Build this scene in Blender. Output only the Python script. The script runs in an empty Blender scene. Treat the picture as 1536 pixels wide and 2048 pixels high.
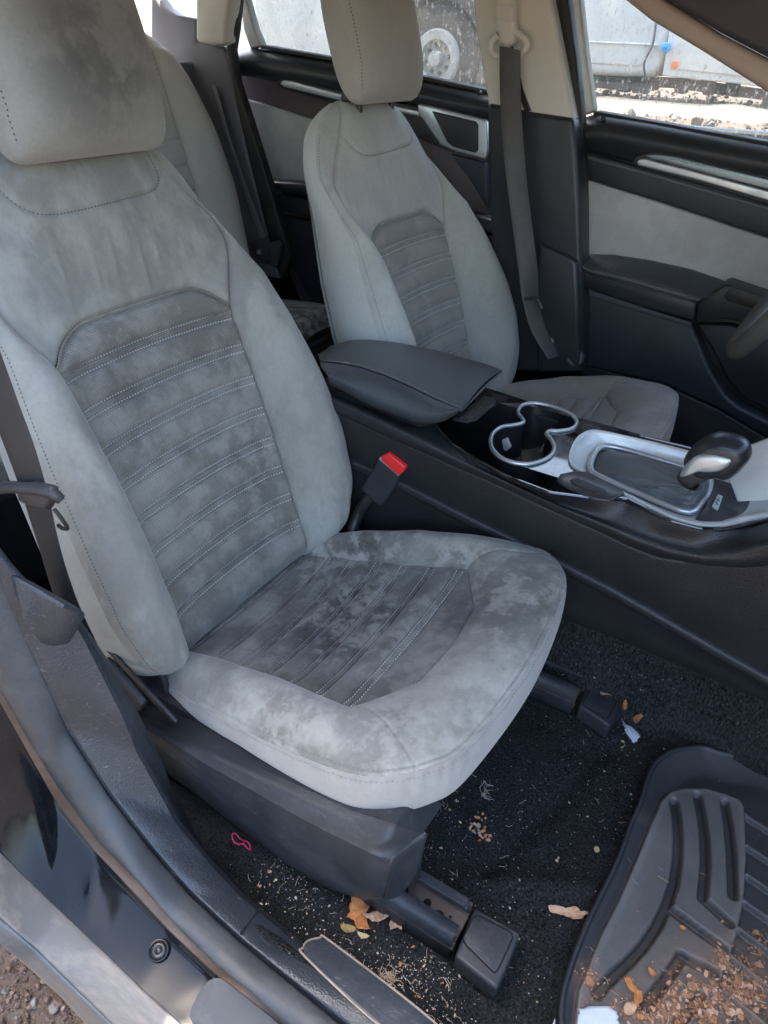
import bpy, bmesh, math, random
import numpy as np
from mathutils import Vector, Matrix
random.seed(7)
rng = np.random.default_rng(11)
SC = bpy.context.scene
COL = SC.collection
PI = math.pi

# ------------------------------------------------------------------ camera
# x = towards the front of the car, y = towards the driver's side, z = up (z 0 = cabin floor)
CAM = np.array([0.0, -1.04, 0.95])
F_PX = 1400.07
ROT = np.array([[0.85297, -0.31212, 0.41836],
                [0.52114, 0.46443, -0.71604],
                [0.02919, 0.82878, 0.55881]])
cam_data = bpy.data.cameras.new('camera')
cam = bpy.data.objects.new('camera', cam_data)
COL.objects.link(cam)
q_, r_ = np.linalg.qr(ROT)
q_ = q_ * np.sign(np.diag(r_))
M = Matrix([[*q_[i], CAM[i]] for i in range(3)] + [[0, 0, 0, 1]])
cam.matrix_world = M
cam_data.sensor_fit = 'VERTICAL'
cam_data.sensor_height = 24.0
cam_data.lens = 24.0 * F_PX / 2048.0
cam_data.clip_start = 0.02
cam_data.clip_end = 3000
SC.camera = cam

# ------------------------------------------------------------------ light
SUN_EL, SUN_AZ = math.radians(67), math.radians(163)   # azimuth measured from +x towards +y
w = bpy.data.worlds.new('World'); SC.world = w; w.use_nodes = True
nt = w.node_tree; nt.nodes.clear()
sky = nt.nodes.new('ShaderNodeTexSky'); sky.sky_type = 'NISHITA'; sky.sun_disc = False
sky.sun_elevation = SUN_EL; sky.sun_rotation = math.radians(90) - SUN_AZ
sky.air_density = 1.1; sky.dust_density = 4.0; sky.ozone_density = .5
bg = nt.nodes.new('ShaderNodeBackground'); bg.inputs[1].default_value = 0.15
wo = nt.nodes.new('ShaderNodeOutputWorld')
nt.links.new(sky.outputs[0], bg.inputs[0]); nt.links.new(bg.outputs[0], wo.inputs[0])
sd = bpy.data.lights.new('sun', 'SUN'); sd.energy = 3.0; sd.angle = math.radians(0.5); sd.color = (1, .95, .87)
sun = bpy.data.objects.new('sun', sd); COL.objects.link(sun)
sdir = Vector((math.cos(SUN_EL) * math.cos(SUN_AZ), math.cos(SUN_EL) * math.sin(SUN_AZ), math.sin(SUN_EL)))
sun.rotation_euler = sdir.to_track_quat('Z', 'Y').to_euler()
sun.location = (0, 0, 10)
SC.view_settings.view_transform = 'Standard'
SC.view_settings.look = 'None'
SC.view_settings.exposure = 3.2
SC.view_settings.gamma = 1.0
SC.cycles.max_bounces = 10
SC.cycles.diffuse_bounces = 5
SC.cycles.use_denoising = True
SC.cycles.caustics_refractive = False
SC.cycles.caustics_reflective = False

# ------------------------------------------------------------------ helpers
def at(px, py, ax, val):
    """the point of the place seen at a photograph pixel, on the plane ax = val"""
    d = ROT @ np.array([px - 768.0, -(py - 1024.0), -F_PX])
    i = 'xyz'.index(ax)
    return CAM + (val - CAM[i]) / d[i] * d

def pts_at(L, ax, val):
    return [at(p[0], p[1], ax, val) for p in L]

def smooth_obj(me, ang=40):
    me.shade_smooth()
    me.set_sharp_from_angle(angle=math.radians(ang))

def link(name, me, mat=None, parent=None):
    o = bpy.data.objects.new(name, me)
    COL.objects.link(o)
    if mat is not None and len(me.materials) == 0:
        me.materials.append(mat)
    if parent is not None:
        o.parent = parent
    return o

def tag(o, label=None, cat=None, group=None, kind=None):
    if label: o['label'] = label
    if cat: o['category'] = cat
    if group: o['group'] = group
    if kind: o['kind'] = kind
    return o

def empty(name, label, cat, loc=(0, 0, 0), group=None):
    o = bpy.data.objects.new(name, None)
    COL.objects.link(o)
    o.location = loc
    o.empty_display_size = .05
    return tag(o, label, cat, group)

def mesh_from(V, Fa, name='mesh', ang=40, uv=None):
    me = bpy.data.meshes.new(name)
    me.from_pydata([tuple(map(float, v)) for v in V], [], [tuple(map(int, f)) for f in Fa])
    me.update()
    smooth_obj(me, ang)
    return me

def grid_mesh(X, name='patch', uv=None, ang=70, flip=False, closed_u=False):
    """X: (n, m, 3) array of points"""
    n, m = X.shape[:2]
    V = X.reshape(-1, 3)
    i = np.arange(n - 1)[:, None]; j = np.arange(m - 1)[None, :]
    a = (i * m + j).ravel(); b = a + 1; c = a + m + 1; d = a + m
    Fq = np.stack([a, b, c, d], 1) if not flip else np.stack([a, d, c, b], 1)
    me = bpy.data.meshes.new(name)
    me.vertices.add(len(V)); me.vertices.foreach_set('co', V.astype(np.float32).ravel())
    me.loops.add(Fq.size); me.loops.foreach_set('vertex_index', Fq.astype(np.int32).ravel())
    me.polygons.add(len(Fq))
    me.polygons.foreach_set('loop_start', np.arange(0, Fq.size, 4, dtype=np.int32))
    me.polygons.foreach_set('loop_total', np.full(len(Fq), 4, dtype=np.int32))
    if uv is not None:
        l = me.uv_layers.new(name='UVMap')
        l.data.foreach_set('uv', uv.reshape(-1, 2)[Fq.ravel()].astype(np.float32).ravel())
    me.update(calc_edges=True)
    me.shade_smooth()
    if ang < 180: me.set_sharp_from_angle(angle=math.radians(ang))
    return me

def cat_curve(P, n=8, closed=False):
    """Catmull-Rom through points"""
    P = np.array(P, float)
    out = []
    N = len(P)
    rngi = range(N if closed else N - 1)
    for i in rngi:
        if closed:
            p0, p1, p2, p3 = P[(i - 1) % N], P[i], P[(i + 1) % N], P[(i + 2) % N]
        else:
            p0, p1, p2, p3 = P[max(i - 1, 0)], P[i], P[i + 1], P[min(i + 2, N - 1)]
        for k in range(n):
            t = k / n
            out.append(.5 * ((2 * p1) + (-p0 + p2) * t + (2 * p0 - 5 * p1 + 4 * p2 - p3) * t * t + (-p0 + 3 * p1 - 3 * p2 + p3) * t ** 3))
    if not closed: out.append(P[-1])
    return np.array(out)

def resample(P, n, closed=False):
    P = np.array(P, float)
    if closed: P = np.vstack([P, P[:1]])
    L = np.r_[0, np.cumsum(np.linalg.norm(np.diff(P, axis=0), axis=1))]
    t = np.linspace(0, L[-1], n + (1 if closed else 0))
    Q = np.stack([np.interp(t, L, P[:, k]) for k in range(P.shape[1])], 1)
    return Q[:-1] if closed else Q

def tube(P, r, sides=10, caps=True, flat=None, name='tube', closed=False):
    """tube along points; r scalar or list; flat=(w,h) gives an oval/strap section with reference up vector"""
    P = np.array(P, float); n = len(P)
    R = np.full(n, r) if np.isscalar(r) else np.interp(np.linspace(0, 1, n), np.linspace(0, 1, len(r)), r)
    T = np.gradient(P, axis=0)
    if closed:
        T = np.roll(P, -1, 0) - np.roll(P, 1, 0)
    T /= np.linalg.norm(T, axis=1)[:, None] + 1e-12
    up = np.array([0, 0, 1.0]) if abs(T[0][2]) < .9 else np.array([1.0, 0, 0])
    V = []
    u = np.cross(T[0], up); u /= np.linalg.norm(u)
    for i in range(n):
        u = u - T[i] * (u @ T[i]); u /= np.linalg.norm(u)
        v = np.cross(T[i], u)
        for k in range(sides):
            a = 2 * PI * k / sides
            V.append(P[i] + R[i] * (math.cos(a) * u + math.sin(a) * v))
    Fa = []
    for i in range(n if closed else n - 1):
        i2 = (i + 1) % n
        for k in range(sides):
            k2 = (k + 1) % sides
            Fa.append((i * sides + k, i * sides + k2, i2 * sides + k2, i2 * sides + k))
    if caps and not closed:
        Fa.append(tuple(range(sides))[::-1]); Fa.append(tuple((n - 1) * sides + k for k in range(sides)))
    return V, Fa

def merge(parts):
    V, Fa = [], []
    for v, f in parts:
        o = len(V); V += [tuple(x) for x in v]; Fa += [tuple(i + o for i in q) for q in f]
    return V, Fa

def box(c, s, R=None):
    c = np.array(c, float); s = np.array(s, float) / 2
    V = []
    for dx in (-1, 1):
        for dy in (-1, 1):
            for dz in (-1, 1):
                p = np.array([dx, dy, dz]) * s
                if R is not None: p = R @ p
                V.append(c + p)
    Fa = [(0, 1, 3, 2), (4, 6, 7, 5), (0, 4, 5, 1), (2, 3, 7, 6), (0, 2, 6, 4), (1, 5, 7, 3)]
    return V, Fa

def bevel(o, w=.003, seg=3, ang=35):
    m = o.modifiers.new('bevel', 'BEVEL'); m.width = w; m.segments = seg
    m.limit_method = 'ANGLE'; m.angle_limit = math.radians(ang); m.harden_normals = True
    return o

def slab(name, poly, depth, mat, parent=None, bev=.004, seg=3, smooth_n=0, back=None):
    """prism: polygon (3D, roughly planar) extruded by vector depth"""
    P = np.array(poly, float)
    if smooth_n: P = cat_curve(P, smooth_n, True)
    D = np.array(depth, float)
    n = len(P)
    V = list(P) + list(P + D)
    Fa = [tuple(range(n)), tuple(range(2 * n - 1, n - 1, -1))]
    for i in range(n):
        j = (i + 1) % n
        Fa.append((i, i + n, j + n, j))
    me = bpy.data.meshes.new(name)
    me.from_pydata([tuple(v) for v in V], [], Fa)
    bm = bmesh.new(); bm.from_mesh(me)
    bmesh.ops.recalc_face_normals(bm, faces=bm.faces)
    if bev > 0:
        ed = [e for e in bm.edges if len(e.link_faces) == 2 and e.calc_face_angle(0) > math.radians(50)]
        try:
            bmesh.ops.bevel(bm, geom=ed, offset=bev, segments=seg, profile=.5, affect='EDGES', clamp_overlap=True)
        except Exception:
            pass
    bm.to_mesh(me); bm.free()
    smooth_obj(me, 35)
    return link(name, me, mat, parent)

def yslab(name, L, y, th, mat, parent=None, bev=.004, seg=3, sm=0):
    """slab seen as pixel outline L, its near face on the plane y, th metres thick away from the camera"""
    return slab(name, pts_at(L, 'y', y), (0, th, 0), mat, parent, bev, seg, sm)

def zslab(name, L, z, th, mat, parent=None, bev=.003, seg=3, sm=0):
    return slab(name, pts_at(L, 'z', z), (0, 0, -th), mat, parent, bev, seg, sm)

def loft(name, curves, mat, parent=None, n=60, ang=60, sub=1, closed=False):
    """surface through a list of 3D polylines, each resampled to n points"""
    C_ = np.array([resample(c, n) for c in curves])
    if sub > 1:
        C2 = np.array([cat_curve(C_[:, i], sub) for i in range(n)]).transpose(1, 0, 2)
        C_ = C2
    L = np.r_[0, np.cumsum(np.linalg.norm(np.diff(C_[:, n // 2], axis=0), axis=1))]
    S = np.r_[0, np.cumsum(np.linalg.norm(np.diff(C_[0], axis=0), axis=1))]
    uv = np.stack(np.broadcast_arrays(S[None, :], L[:, None]), -1)
    return link(name, grid_mesh(C_, name, uv=uv, ang=ang), mat, parent)

# ------------------------------------------------------------------ materials
def new_mat(name):
    m = bpy.data.materials.new(name); m.use_nodes = True
    return m, m.node_tree, m.node_tree.nodes['Principled BSDF']

def N(nt, t, **kw):
    n = nt.nodes.new(t)
    for k, v in kw.items():
        if k.startswith('i_'):
            n.inputs[int(k[2:])].default_value = v
        else:
            setattr(n, k, v)
    return n

def ramp(nt, src, stops, interp='LINEAR'):
    r = nt.nodes.new('ShaderNodeValToRGB'); r.color_ramp.interpolation = interp
    e = r.color_ramp.elements
    while len(e) < len(stops): e.new(.5)
    for k, (p, c) in enumerate(stops):
        e[k].position = p
        e[k].color = (c, c, c, 1) if np.isscalar(c) else (*c, 1)
    nt.links.new(src, r.inputs[0])
    return r.outputs[0]

def noise(nt, vec, scale, detail=4, rough=.55, dist=0.0):
    n = nt.nodes.new('ShaderNodeTexNoise'); n.inputs['Scale'].default_value = scale
    n.inputs['Detail'].default_value = detail; n.inputs['Roughness'].default_value = rough
    n.inputs['Distortion'].default_value = dist
    nt.links.new(vec, n.inputs['Vector'])
    return n.outputs['Fac']

def mixc(nt, fac, a, b, mode='MIX'):
    m = nt.nodes.new('ShaderNodeMix'); m.data_type = 'RGBA'; m.blend_type = mode
    if isinstance(fac, (int, float)): m.inputs[0].default_value = fac
    else: nt.links.new(fac, m.inputs[0])
    for s, v in ((6, a), (7, b)):
        if isinstance(v, tuple): m.inputs[s].default_value = (*v[:3], 1)
        else: nt.links.new(v, m.inputs[s])
    return m.outputs[2]

def mth(nt, op, a, b=None, clamp=False):
    m = nt.nodes.new('ShaderNodeMath'); m.operation = op; m.use_clamp = clamp
    for s, v in ((0, a), (1, b)):
        if v is None: continue
        if isinstance(v, (int, float)): m.inputs[s].default_value = v
        else: nt.links.new(v, m.inputs[s])
    return m.outputs[0]

def bump(nt, bsdf, h, strength=.3, dist=.001, prev=None):
    b = nt.nodes.new('ShaderNodeBump'); b.inputs['Strength'].default_value = strength
    b.inputs['Distance'].default_value = dist
    nt.links.new(h, b.inputs['Height'])
    if prev is not None: nt.links.new(prev, b.inputs['Normal'])
    nt.links.new(b.outputs[0], bsdf.inputs['Normal'])
    return b.outputs[0]

def plastic(name, col, rough=.5, grain=900, gs=.25, dust=.15, dustcol=(.25, .24, .23), spec=.5, scr=0.0, gd=.0004):
    m, nt, b = new_mat(name)
    tc = nt.nodes.new('ShaderNodeTexCoord'); v = tc.outputs['Object']
    f = noise(nt, v, 9, 6, .65, .6)
    f2 = noise(nt, v, 160, 3, .7)
    d = mth(nt, 'MULTIPLY', ramp(nt, f, [(.42, 0), (.75, 1)]), ramp(nt, f2, [(.35, .3), (.7, 1)]))
    d = mth(nt, 'MULTIPLY', d, dust)
    c = mixc(nt, d, col, dustcol)
    if scr > 0:
        mp = nt.nodes.new('ShaderNodeMapping'); mp.inputs['Scale'].default_value = (14, 90, 60); mp.inputs['Rotation'].default_value = (.3, .4, .5)
        nt.links.new(v, mp.inputs[0])
        s = ramp(nt, noise(nt, mp.outputs[0], 2.5, 5, .7, 1.2), [(.60, 0), (.70, 1)])
        s = mth(nt, 'MULTIPLY', s, scr)
        c = mixc(nt, s, c, (.33, .33, .34))
    nt.links.new(c, b.inputs['Base Color'])
    r = mth(nt, 'ADD', mth(nt, 'MULTIPLY', f, .2), rough - .1, True)
    nt.links.new(r, b.inputs['Roughness'])
    b.inputs['Specular IOR Level'].default_value = spec
    if grain:
        vo = nt.nodes.new('ShaderNodeTexVoronoi'); vo.inputs['Scale'].default_value = grain
        nt.links.new(v, vo.inputs['Vector'])
        bump(nt, b, mth(nt, 'ADD', vo.outputs['Distance'], mth(nt, 'MULTIPLY', noise(nt, v, grain * .5, 2), .6)), gs, gd)
    return m

def suede(name, base, dark, weave=False, stain=0.5, seed=0.0, wear=None, dusty=(.44, .435, .42), uvweave=340, sc=1.0, wh=.62, soft=False, stretch=None):
    m, nt, b = new_mat(name)
    tc = nt.nodes.new('ShaderNodeTexCoord')
    mp = nt.nodes.new('ShaderNodeMapping'); mp.inputs['Location'].default_value = (seed, seed * .7, seed * 1.3)
    if stretch: mp.inputs['Scale'].default_value = stretch
    nt.links.new(tc.outputs['Object'], mp.inputs[0]); v = mp.outputs[0]
    n1 = noise(nt, v, 7 * sc, 5, .6, .15)
    n2 = noise(nt, v, 26 * sc, 5, .62, .12)
    n3 = noise(nt, v, 170, 3, .7)
    n4 = noise(nt, v, 70, 4, .7, .1)
    nb = mth(nt, 'ADD', mth(nt, 'MULTIPLY', n1, .6), mth(nt, 'MULTIPLY', n2, .4))
    k = ramp(nt, nb, [(.40, 0), (.47, .25), (.56, .85), (.66, 1)])
    k = mth(nt, 'MULTIPLY', k, stain)
    if wear is not None:      # list of ((x,y,z), radius, strength): where people sat, leaned and spilled
        acc = None
        for (cx, cy, cz), rad, st in wear:
            vd = nt.nodes.new('ShaderNodeVectorMath'); vd.operation = 'SUBTRACT'
            nt.links.new(tc.outputs['Object'], vd.inputs[0]); vd.inputs[1].default_value = (cx, cy, cz)
            ln = nt.nodes.new('ShaderNodeVectorMath'); ln.operation = 'LENGTH'; nt.links.new(vd.outputs[0], ln.inputs[0])
            g = mth(nt, 'SUBTRACT', 1.0, mth(nt, 'DIVIDE', ln.outputs['Value'], rad), True)
            g = mth(nt, 'MULTIPLY', mth(nt, 'SMOOTH_MIN', mth(nt, 'MULTIPLY', g, 1.6), 1.0), st)
            acc = g if acc is None else mth(nt, 'MAXIMUM', acc, g)
        ab = ramp(nt, mth(nt, 'ADD', mth(nt, 'ADD', mth(nt, 'MULTIPLY', n2, .55), mth(nt, 'MULTIPLY', n1, .32)), mth(nt, 'MULTIPLY', n4, .16)), [(.42, 0), (.475, .25), (.52, .75), (.60, 1)])
        if soft:
            k = mth(nt, 'MAXIMUM', k, mth(nt, 'MULTIPLY', acc, mth(nt, 'ADD', mth(nt, 'MULTIPLY', ab, .35), .55)))
        else:
            k = mth(nt, 'MAXIMUM', k, mth(nt, 'MULTIPLY', acc, ab))
            k = mth(nt, 'ADD', k, mth(nt, 'MULTIPLY', acc, .18), True)
    c = mixc(nt, k, base, dark)
    lt = ramp(nt, noise(nt, v, 13 * sc, 6, .66, .1), [(.50, 0), (.68, 1)])
    c = mixc(nt, mth(nt, 'MULTIPLY', lt, .18 if soft else .25), c, dusty)
    c = mixc(nt, mth(nt, 'MULTIPLY', ramp(nt, n3, [(.3, 1), (.6, 0)]), .12), c, dark)
    if weave:
        uv = nt.nodes.new('ShaderNodeMapping'); uv.inputs['Scale'].default_value = (uvweave, uvweave, 1)
        nt.links.new(tc.outputs['UV'], uv.inputs[0])
        sx = nt.nodes.new('ShaderNodeSeparateXYZ'); nt.links.new(uv.outputs[0], sx.inputs[0])
        s1 = mth(nt, 'SINE', mth(nt, 'MULTIPLY', mth(nt, 'ADD', sx.outputs[0], sx.outputs[1]), PI))
        s2 = mth(nt, 'SINE', mth(nt, 'MULTIPLY', mth(nt, 'SUBTRACT', sx.outputs[0], sx.outputs[1]), PI))
        wv = mth(nt, 'MULTIPLY', s1, s2)
        hole = ramp(nt, wv, [(.35, 0), (.75, 1)])
        c = mixc(nt, mth(nt, 'MULTIPLY', hole, wh), c, tuple(x * .45 for x in dark))
        bump(nt, b, mth(nt, 'ADD', mth(nt, 'MULTIPLY', wv, -.8), mth(nt, 'MULTIPLY', n3, .4)), .5, .0006)
    else:
        bump(nt, b, mth(nt, 'ADD', mth(nt, 'MULTIPLY', n3, .5), mth(nt, 'MULTIPLY', noise(nt, v, 60, 4), 1.2)), .35, .0012)
    nt.links.new(c, b.inputs['Base Color'])
    b.inputs['Roughness'].default_value = .85
    b.inputs['Sheen Weight'].default_value = .25; b.inputs['Sheen Roughness'].default_value = .5
    b.inputs['Specular IOR Level'].default_value = .25
    return m

# ------------------------------------------------------------------ fabrics and plastics
GREY = (.345, .340, .296); DARKST = (.085, .080, .068)
M_SUEDE = suede('seat_suede', GREY, DARKST, stain=.55, soft=True, stretch=(1, 1, .6), wear=[((-.30, -.22, .30), .15, .45), ((-.27, .22, .40), .24, .5), ((-.47, 0, .78), .16, .12), ((-.42, -.02, .66), .14, .25), ((-.38, .12, .58), .16, .3)])
M_WEAVE = suede('seat_weave', (.30, .293, .255), (.065, .058, .048), weave=True, stain=.65, seed=2.0, wear=[((-.33, .05, .33), .22, .6), ((-.38, 0, .5), .14, .4), ((-.42, -.08, .6), .12, .5)], dusty=(.36, .35, .31))
CW = [((-.10, 0, .17), .21, .95), ((-.20, .18, .2), .22, .85), ((.0, .20, .22), .16, .65), ((.12, .10, .26), .15, .75), ((-.02, -.22, .21), .13, .65), ((.08, -.20, .25), .12, .55)]
M_CUSH = suede('cushion_suede', (.375, .365, .318), (.072, .066, .056), stain=.60, seed=5.0, wear=CW, dusty=(.46, .455, .41), sc=1.35)
M_CUSHW = suede('cushion_weave', (.30, .292, .255), (.045, .042, .036), weave=True, stain=.75, seed=5.0, wear=CW, dusty=(.37, .365, .33), sc=1.35)
M_SIDE = suede('seat_side_cloth', (.355, .348, .305), (.14, .135, .12), stain=.25, seed=3.0, dusty=(.41, .405, .375), sc=.7, soft=True)
M_CSIDE = suede('cushion_side_cloth', (.345, .325, .292), (.17, .155, .14), stain=.3, seed=4.0, dusty=(.41, .39, .355), soft=True)
M_HEAD = suede('headrest_suede', (.315, .308, .268), (.06, .057, .05), stain=.10, seed=1.0, wear=[((-.46, .01, .93), .13, .95)], sc=.8, soft=True)
M_THREAD, _nt, _b = new_mat('seam_thread'); _b.inputs['Base Color'].default_value = (.58, .58, .54, 1); _b.inputs['Roughness'].default_value = .7
M_MTHREAD, _nt, _b = new_mat('grey_seam_thread'); _b.inputs['Base Color'].default_value = (.26, .26, .24, 1); _b.inputs['Roughness'].default_value = .8
M_DTHREAD, _nt, _b = new_mat('dark_seam_thread'); _b.inputs['Base Color'].default_value = (.07, .075, .08, 1); _b.inputs['Roughness'].default_value = .7
M_BLK = plastic('black_grained_plastic', (.022, .024, .028), .48, 700, .3, .12)
M_BLKD = plastic('black_dusty_plastic', (.020, .022, .026), .50, 700, .25, .30, (.16, .155, .155), scr=.22)
M_DARK = plastic('dark_metal_black', (.012, .012, .013), .4, 0, 0, .25)
M_BELT = plastic('belt_webbing', (.018, .018, .020), .62, 1600, .5, .15, (.12, .12, .12))

# ------------------------------------------------------------------ seats
TH = math.radians(19.0)
SU = np.array([-math.sin(TH), 0, math.cos(TH)])      # up the backrest
SN = np.array([math.cos(TH), 0, math.sin(TH)])       # out of the backrest, towards the occupant
SX = -.355                                            # seat root in car x
BO = np.array([-.627 - SX, 0, .152])

def tabf(S, Vv, sm=.012):
    xs = np.linspace(S[0], S[-1], 600); ys = np.interp(xs, S, Vv)
    k = max(1, int(sm / (xs[1] - xs[0]))); ker = np.exp(-.5 * (np.arange(-3 * k, 3 * k + 1) / k) ** 2); ker /= ker.sum()
    # odd reflection keeps the end values
    pl = 2 * ys[0] - ys[1:3 * k + 1][::-1]; pr = 2 * ys[-1] - ys[-3 * k - 1:-1][::-1]
    ys2 = np.convolve(np.r_[pl, ys, pr], ker, 'valid')
    return lambda s: np.interp(s, xs, ys2)

class Back:
    smax = .752
    K0, DK = .4515, .0535
    def __init__(s_, wr=1.0, nr=1.0, wl=1.0, nl=1.0):
        S = [0, .03, .06, .10, .15, .25, .35, .43, .50, .56, .62, .66, .70, .725, .742, .752]
        W = [.19, .232, .250, .262, .270, .270, .262, .250, .234, .219, .207, .194, .170, .145, .115, .085]
        s_.w0 = tabf(S, W, .010)
        s_.nb0 = tabf([0, .05, .12, .2, .3, .43, .50, .56, .62, .752], [.03, .055, .080, .085, .078, .055, .032, .014, .004, 0], .02)
        s_.wi0 = tabf([0, .05, .30, .45, .475, .50, .53, .56, .60, .752], [.148, .15, .151, .153, .157, .170, .190, .206, .2, .08], .008)
        s_.k = (wr, nr, wl, nl)
    def w(s_, s, side):
        return s_.w0(s) * (s_.k[0] if side > 0 else s_.k[2])
    def nb(s_, s, side):
        return s_.nb0(s) * (s_.k[1] if side > 0 else s_.k[3])
    def wi(s_, s):
        return np.minimum(s_.wi0(s), s_.w0(s) * .965)
    def lf(s_, s):      # the near side of the padded insert sits a little wider
        return 1 + .12 * np.clip((.56 - s) / .06, 0, 1)
    def close(s_, s):
        t = np.clip((s - (s_.smax - .065)) / .065, 0, 1); b = np.clip((.055 - s) / .055, 0, 1)
        return np.sqrt(np.clip(1 - t ** 2.2, 0, 1)) * np.sqrt(np.clip(1 - b ** 2.5, 0, 1))
    def fin(s_, y, s, n):
        c = s_.close(s); nm = -.045
        n = nm + (n - nm) * c
        n = n + .006 * np.exp(-((s - .29) / .12) ** 2) - .004 * np.clip((s - .5) / .2, 0, 1)
        s2 = s + .010 * (1 - c) * 0
        P = BO + n[..., None] * SN + s2[..., None] * SU
        P[..., 1] += y
        return P
    def wrinkle(s_, y, s):
        return .0012 * np.sin(y * 55 + 3 * np.sin(s * 21)) * np.sin(s * 33 + y * 14) * np.exp(-((s - .55) / .10) ** 2)
    def insert(s_, a, s):
        wi = s_.wi(s) * np.where(a < 0, s_.lf(s), 1.0); y = a * wi
        n = -.011 * (1 - a ** 2) * np.clip((.60 - s) / .15, 0, 1)
        d = (1 - np.abs(a)) * wi
        n = n - .0050 * np.exp(-(d / .0028) ** 2) + .003 * np.exp(-((d - .012) / .010) ** 2)
        # shoulders fall away where there is no bolster any more
        n = n - .028 * np.clip((s - .50) / .12, 0, 1) * np.abs(a) ** 5
        for (yc, sc_, a_, l_) in ((-.055, .560, .0020, .030), (-.022, .570, .0016, .034), (.022, .552, .0026, .030), (.052, .562, .0018, .028), (-.105, .575, .0014, .05)):
            n = n + a_ * np.exp(-((y - yc - .12 * (s - sc_)) / .0036) ** 2) * np.exp(-((s - sc_) / l_) ** 2)
        return y, n + s_.wrinkle(y, s)
    def bolster(s_, q, s, side):
        wi = s_.wi(s) * (s_.lf(s) if side < 0 else 1.0); w_ = s_.w(s, side); nb = s_.nb(s, side)
        ph = q * math.radians(150)
        y = wi + (w_ - wi) * (1 - np.cos(ph)) / (1 - math.cos(math.radians(150)))
        n = nb * np.sin(ph) ** 1.25
        n0 = -.028 * np.clip((s - .50) / .12, 0, 1)
        n = n + n0 - .02 * q ** 2 * (n0 / -.028)
        d = q * (w_ - wi)
        de = (1 - q) * (w_ - wi) * 1.5
        fade = np.clip((w_ - wi) / .03, 0, 1)
        n = n - .0050 * np.exp(-(d / .0028) ** 2) - fade * .0022 * np.exp(-(de / .0022) ** 2) + fade * .0012 * np.exp(-((de - .007) / .004) ** 2)
        n = n + fade * .0015 * np.sin(s * 62 + q * 9) * np.sin(q * 7 + s * 12) * np.exp(-((s - .12) / .14) ** 2)
        n = n + fade * .0016 * np.sin(30 * q + 8 * np.sin(s * 14)) * np.exp(-((s - .07) / .05) ** 2) * np.sin(PI * q)
        n = n + fade * .0010 * np.sin(12 * q + 3 * s) * np.exp(-((s - .25) / .12) ** 2) * np.sin(PI * q)
        n = n + fade * .0005 * np.sin(s * 900) * np.exp(-((de - .010) / .006) ** 2)
        return side * y, n
    def side(s_, q, s, side):
        w_ = s_.w(s, side); _, n0 = s_.bolster(np.ones_like(s), s, side)
        y = w_ + .010 * np.sin(PI * q) ** .8 - .030 * q ** 3
        n = n0 + (-.098 - n0) * q
        return side * y, n
    def back(s_, a, s):
        w_ = s_.w(s, 1) - .030
        y = a * w_
        n = -.098 - .016 * (1 - a ** 4)
        return y, n

def patch(fn, A, B, name, uvscale=1.0, flip=False, ang=180):
    a, b = np.meshgrid(A, B)
    P, uv = fn(a, b)
    return grid_mesh(P, name, uv=uv, ang=ang, flip=flip)

def stitches(path, normal, mat, parent, name='stitching', L=.0034, gap=.0052, r=.00055, lift=.0003):
    """sewn thread: a row of small thread pieces along each path; normal(path) gives outward vectors"""
    V, Fa = [], []
    for P, Nn in zip(path, normal):
        P = np.array(P); D = np.r_[0, np.cumsum(np.linalg.norm(np.diff(P, axis=0), axis=1))]
        k = int(D[-1] / gap)
        if k < 1: continue
        t0 = (np.arange(k) + .15) * gap
        for t in t0:
            p = np.array([np.interp(t, D, P[:, i]) for i in range(3)]); q = np.array([np.interp(t + L, D, P[:, i]) for i in range(3)])
            nn = np.array([np.interp(t, D, Nn[:, i]) for i in range(3)]); nn /= np.linalg.norm(nn) + 1e-9
            d = q - p; l = np.linalg.norm(d)
            if l < 1e-6: continue
            d /= l; sd_ = np.cross(nn, d)
            m = (p + q) / 2
            o = len(V)
            V += [p + nn * lift - nn * r, m + nn * (lift + r) + sd_ * r * 1.2, q + nn * lift - nn * r, m + nn * (lift + r) - sd_ * r * 1.2, m + nn * (lift + r * 1.6)]
            Fa += [(o, o + 1, o + 4), (o + 1, o + 2, o + 4), (o + 2, o + 3, o + 4), (o + 3, o, o + 4)]
    if not V: return None
    me = mesh_from(V, Fa, name, 180)
    o = link(name, me, mat, parent)
    o['kind'] = 'stuff'
    return o

def rows(P):
    """outward normals along the rows of a (n, m, 3) grid"""
    du = np.gradient(P, axis=1); dv = np.gradient(P, axis=0)
    c = np.cross(du, dv); c /= np.linalg.norm(c, axis=-1, keepdims=True) + 1e-12
    return c

YOKE = cat_curve([(-.128, .700), (-.130, .684), (-.121, .660), (-.103, .645), (-.075, .640), (-.03, .640), (.035, .643), (.078, .646), (.100, .653), (.112, .668), (.113, .685), (.108, .70)], 10)

def polyline_dist(Y, S, PL):
    D = np.full(Y.shape, 9.0)
    for p, q in zip(PL[:-1], PL[1:]):
        d = q - p; l2 = d @ d
        t = np.clip(((Y - p[0]) * d[0] + (S - p[1]) * d[1]) / l2, 0, 1)
        D = np.minimum(D, np.hypot(Y - p[0] - t * d[0], S - p[1] - t * d[1]))
    return D

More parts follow.
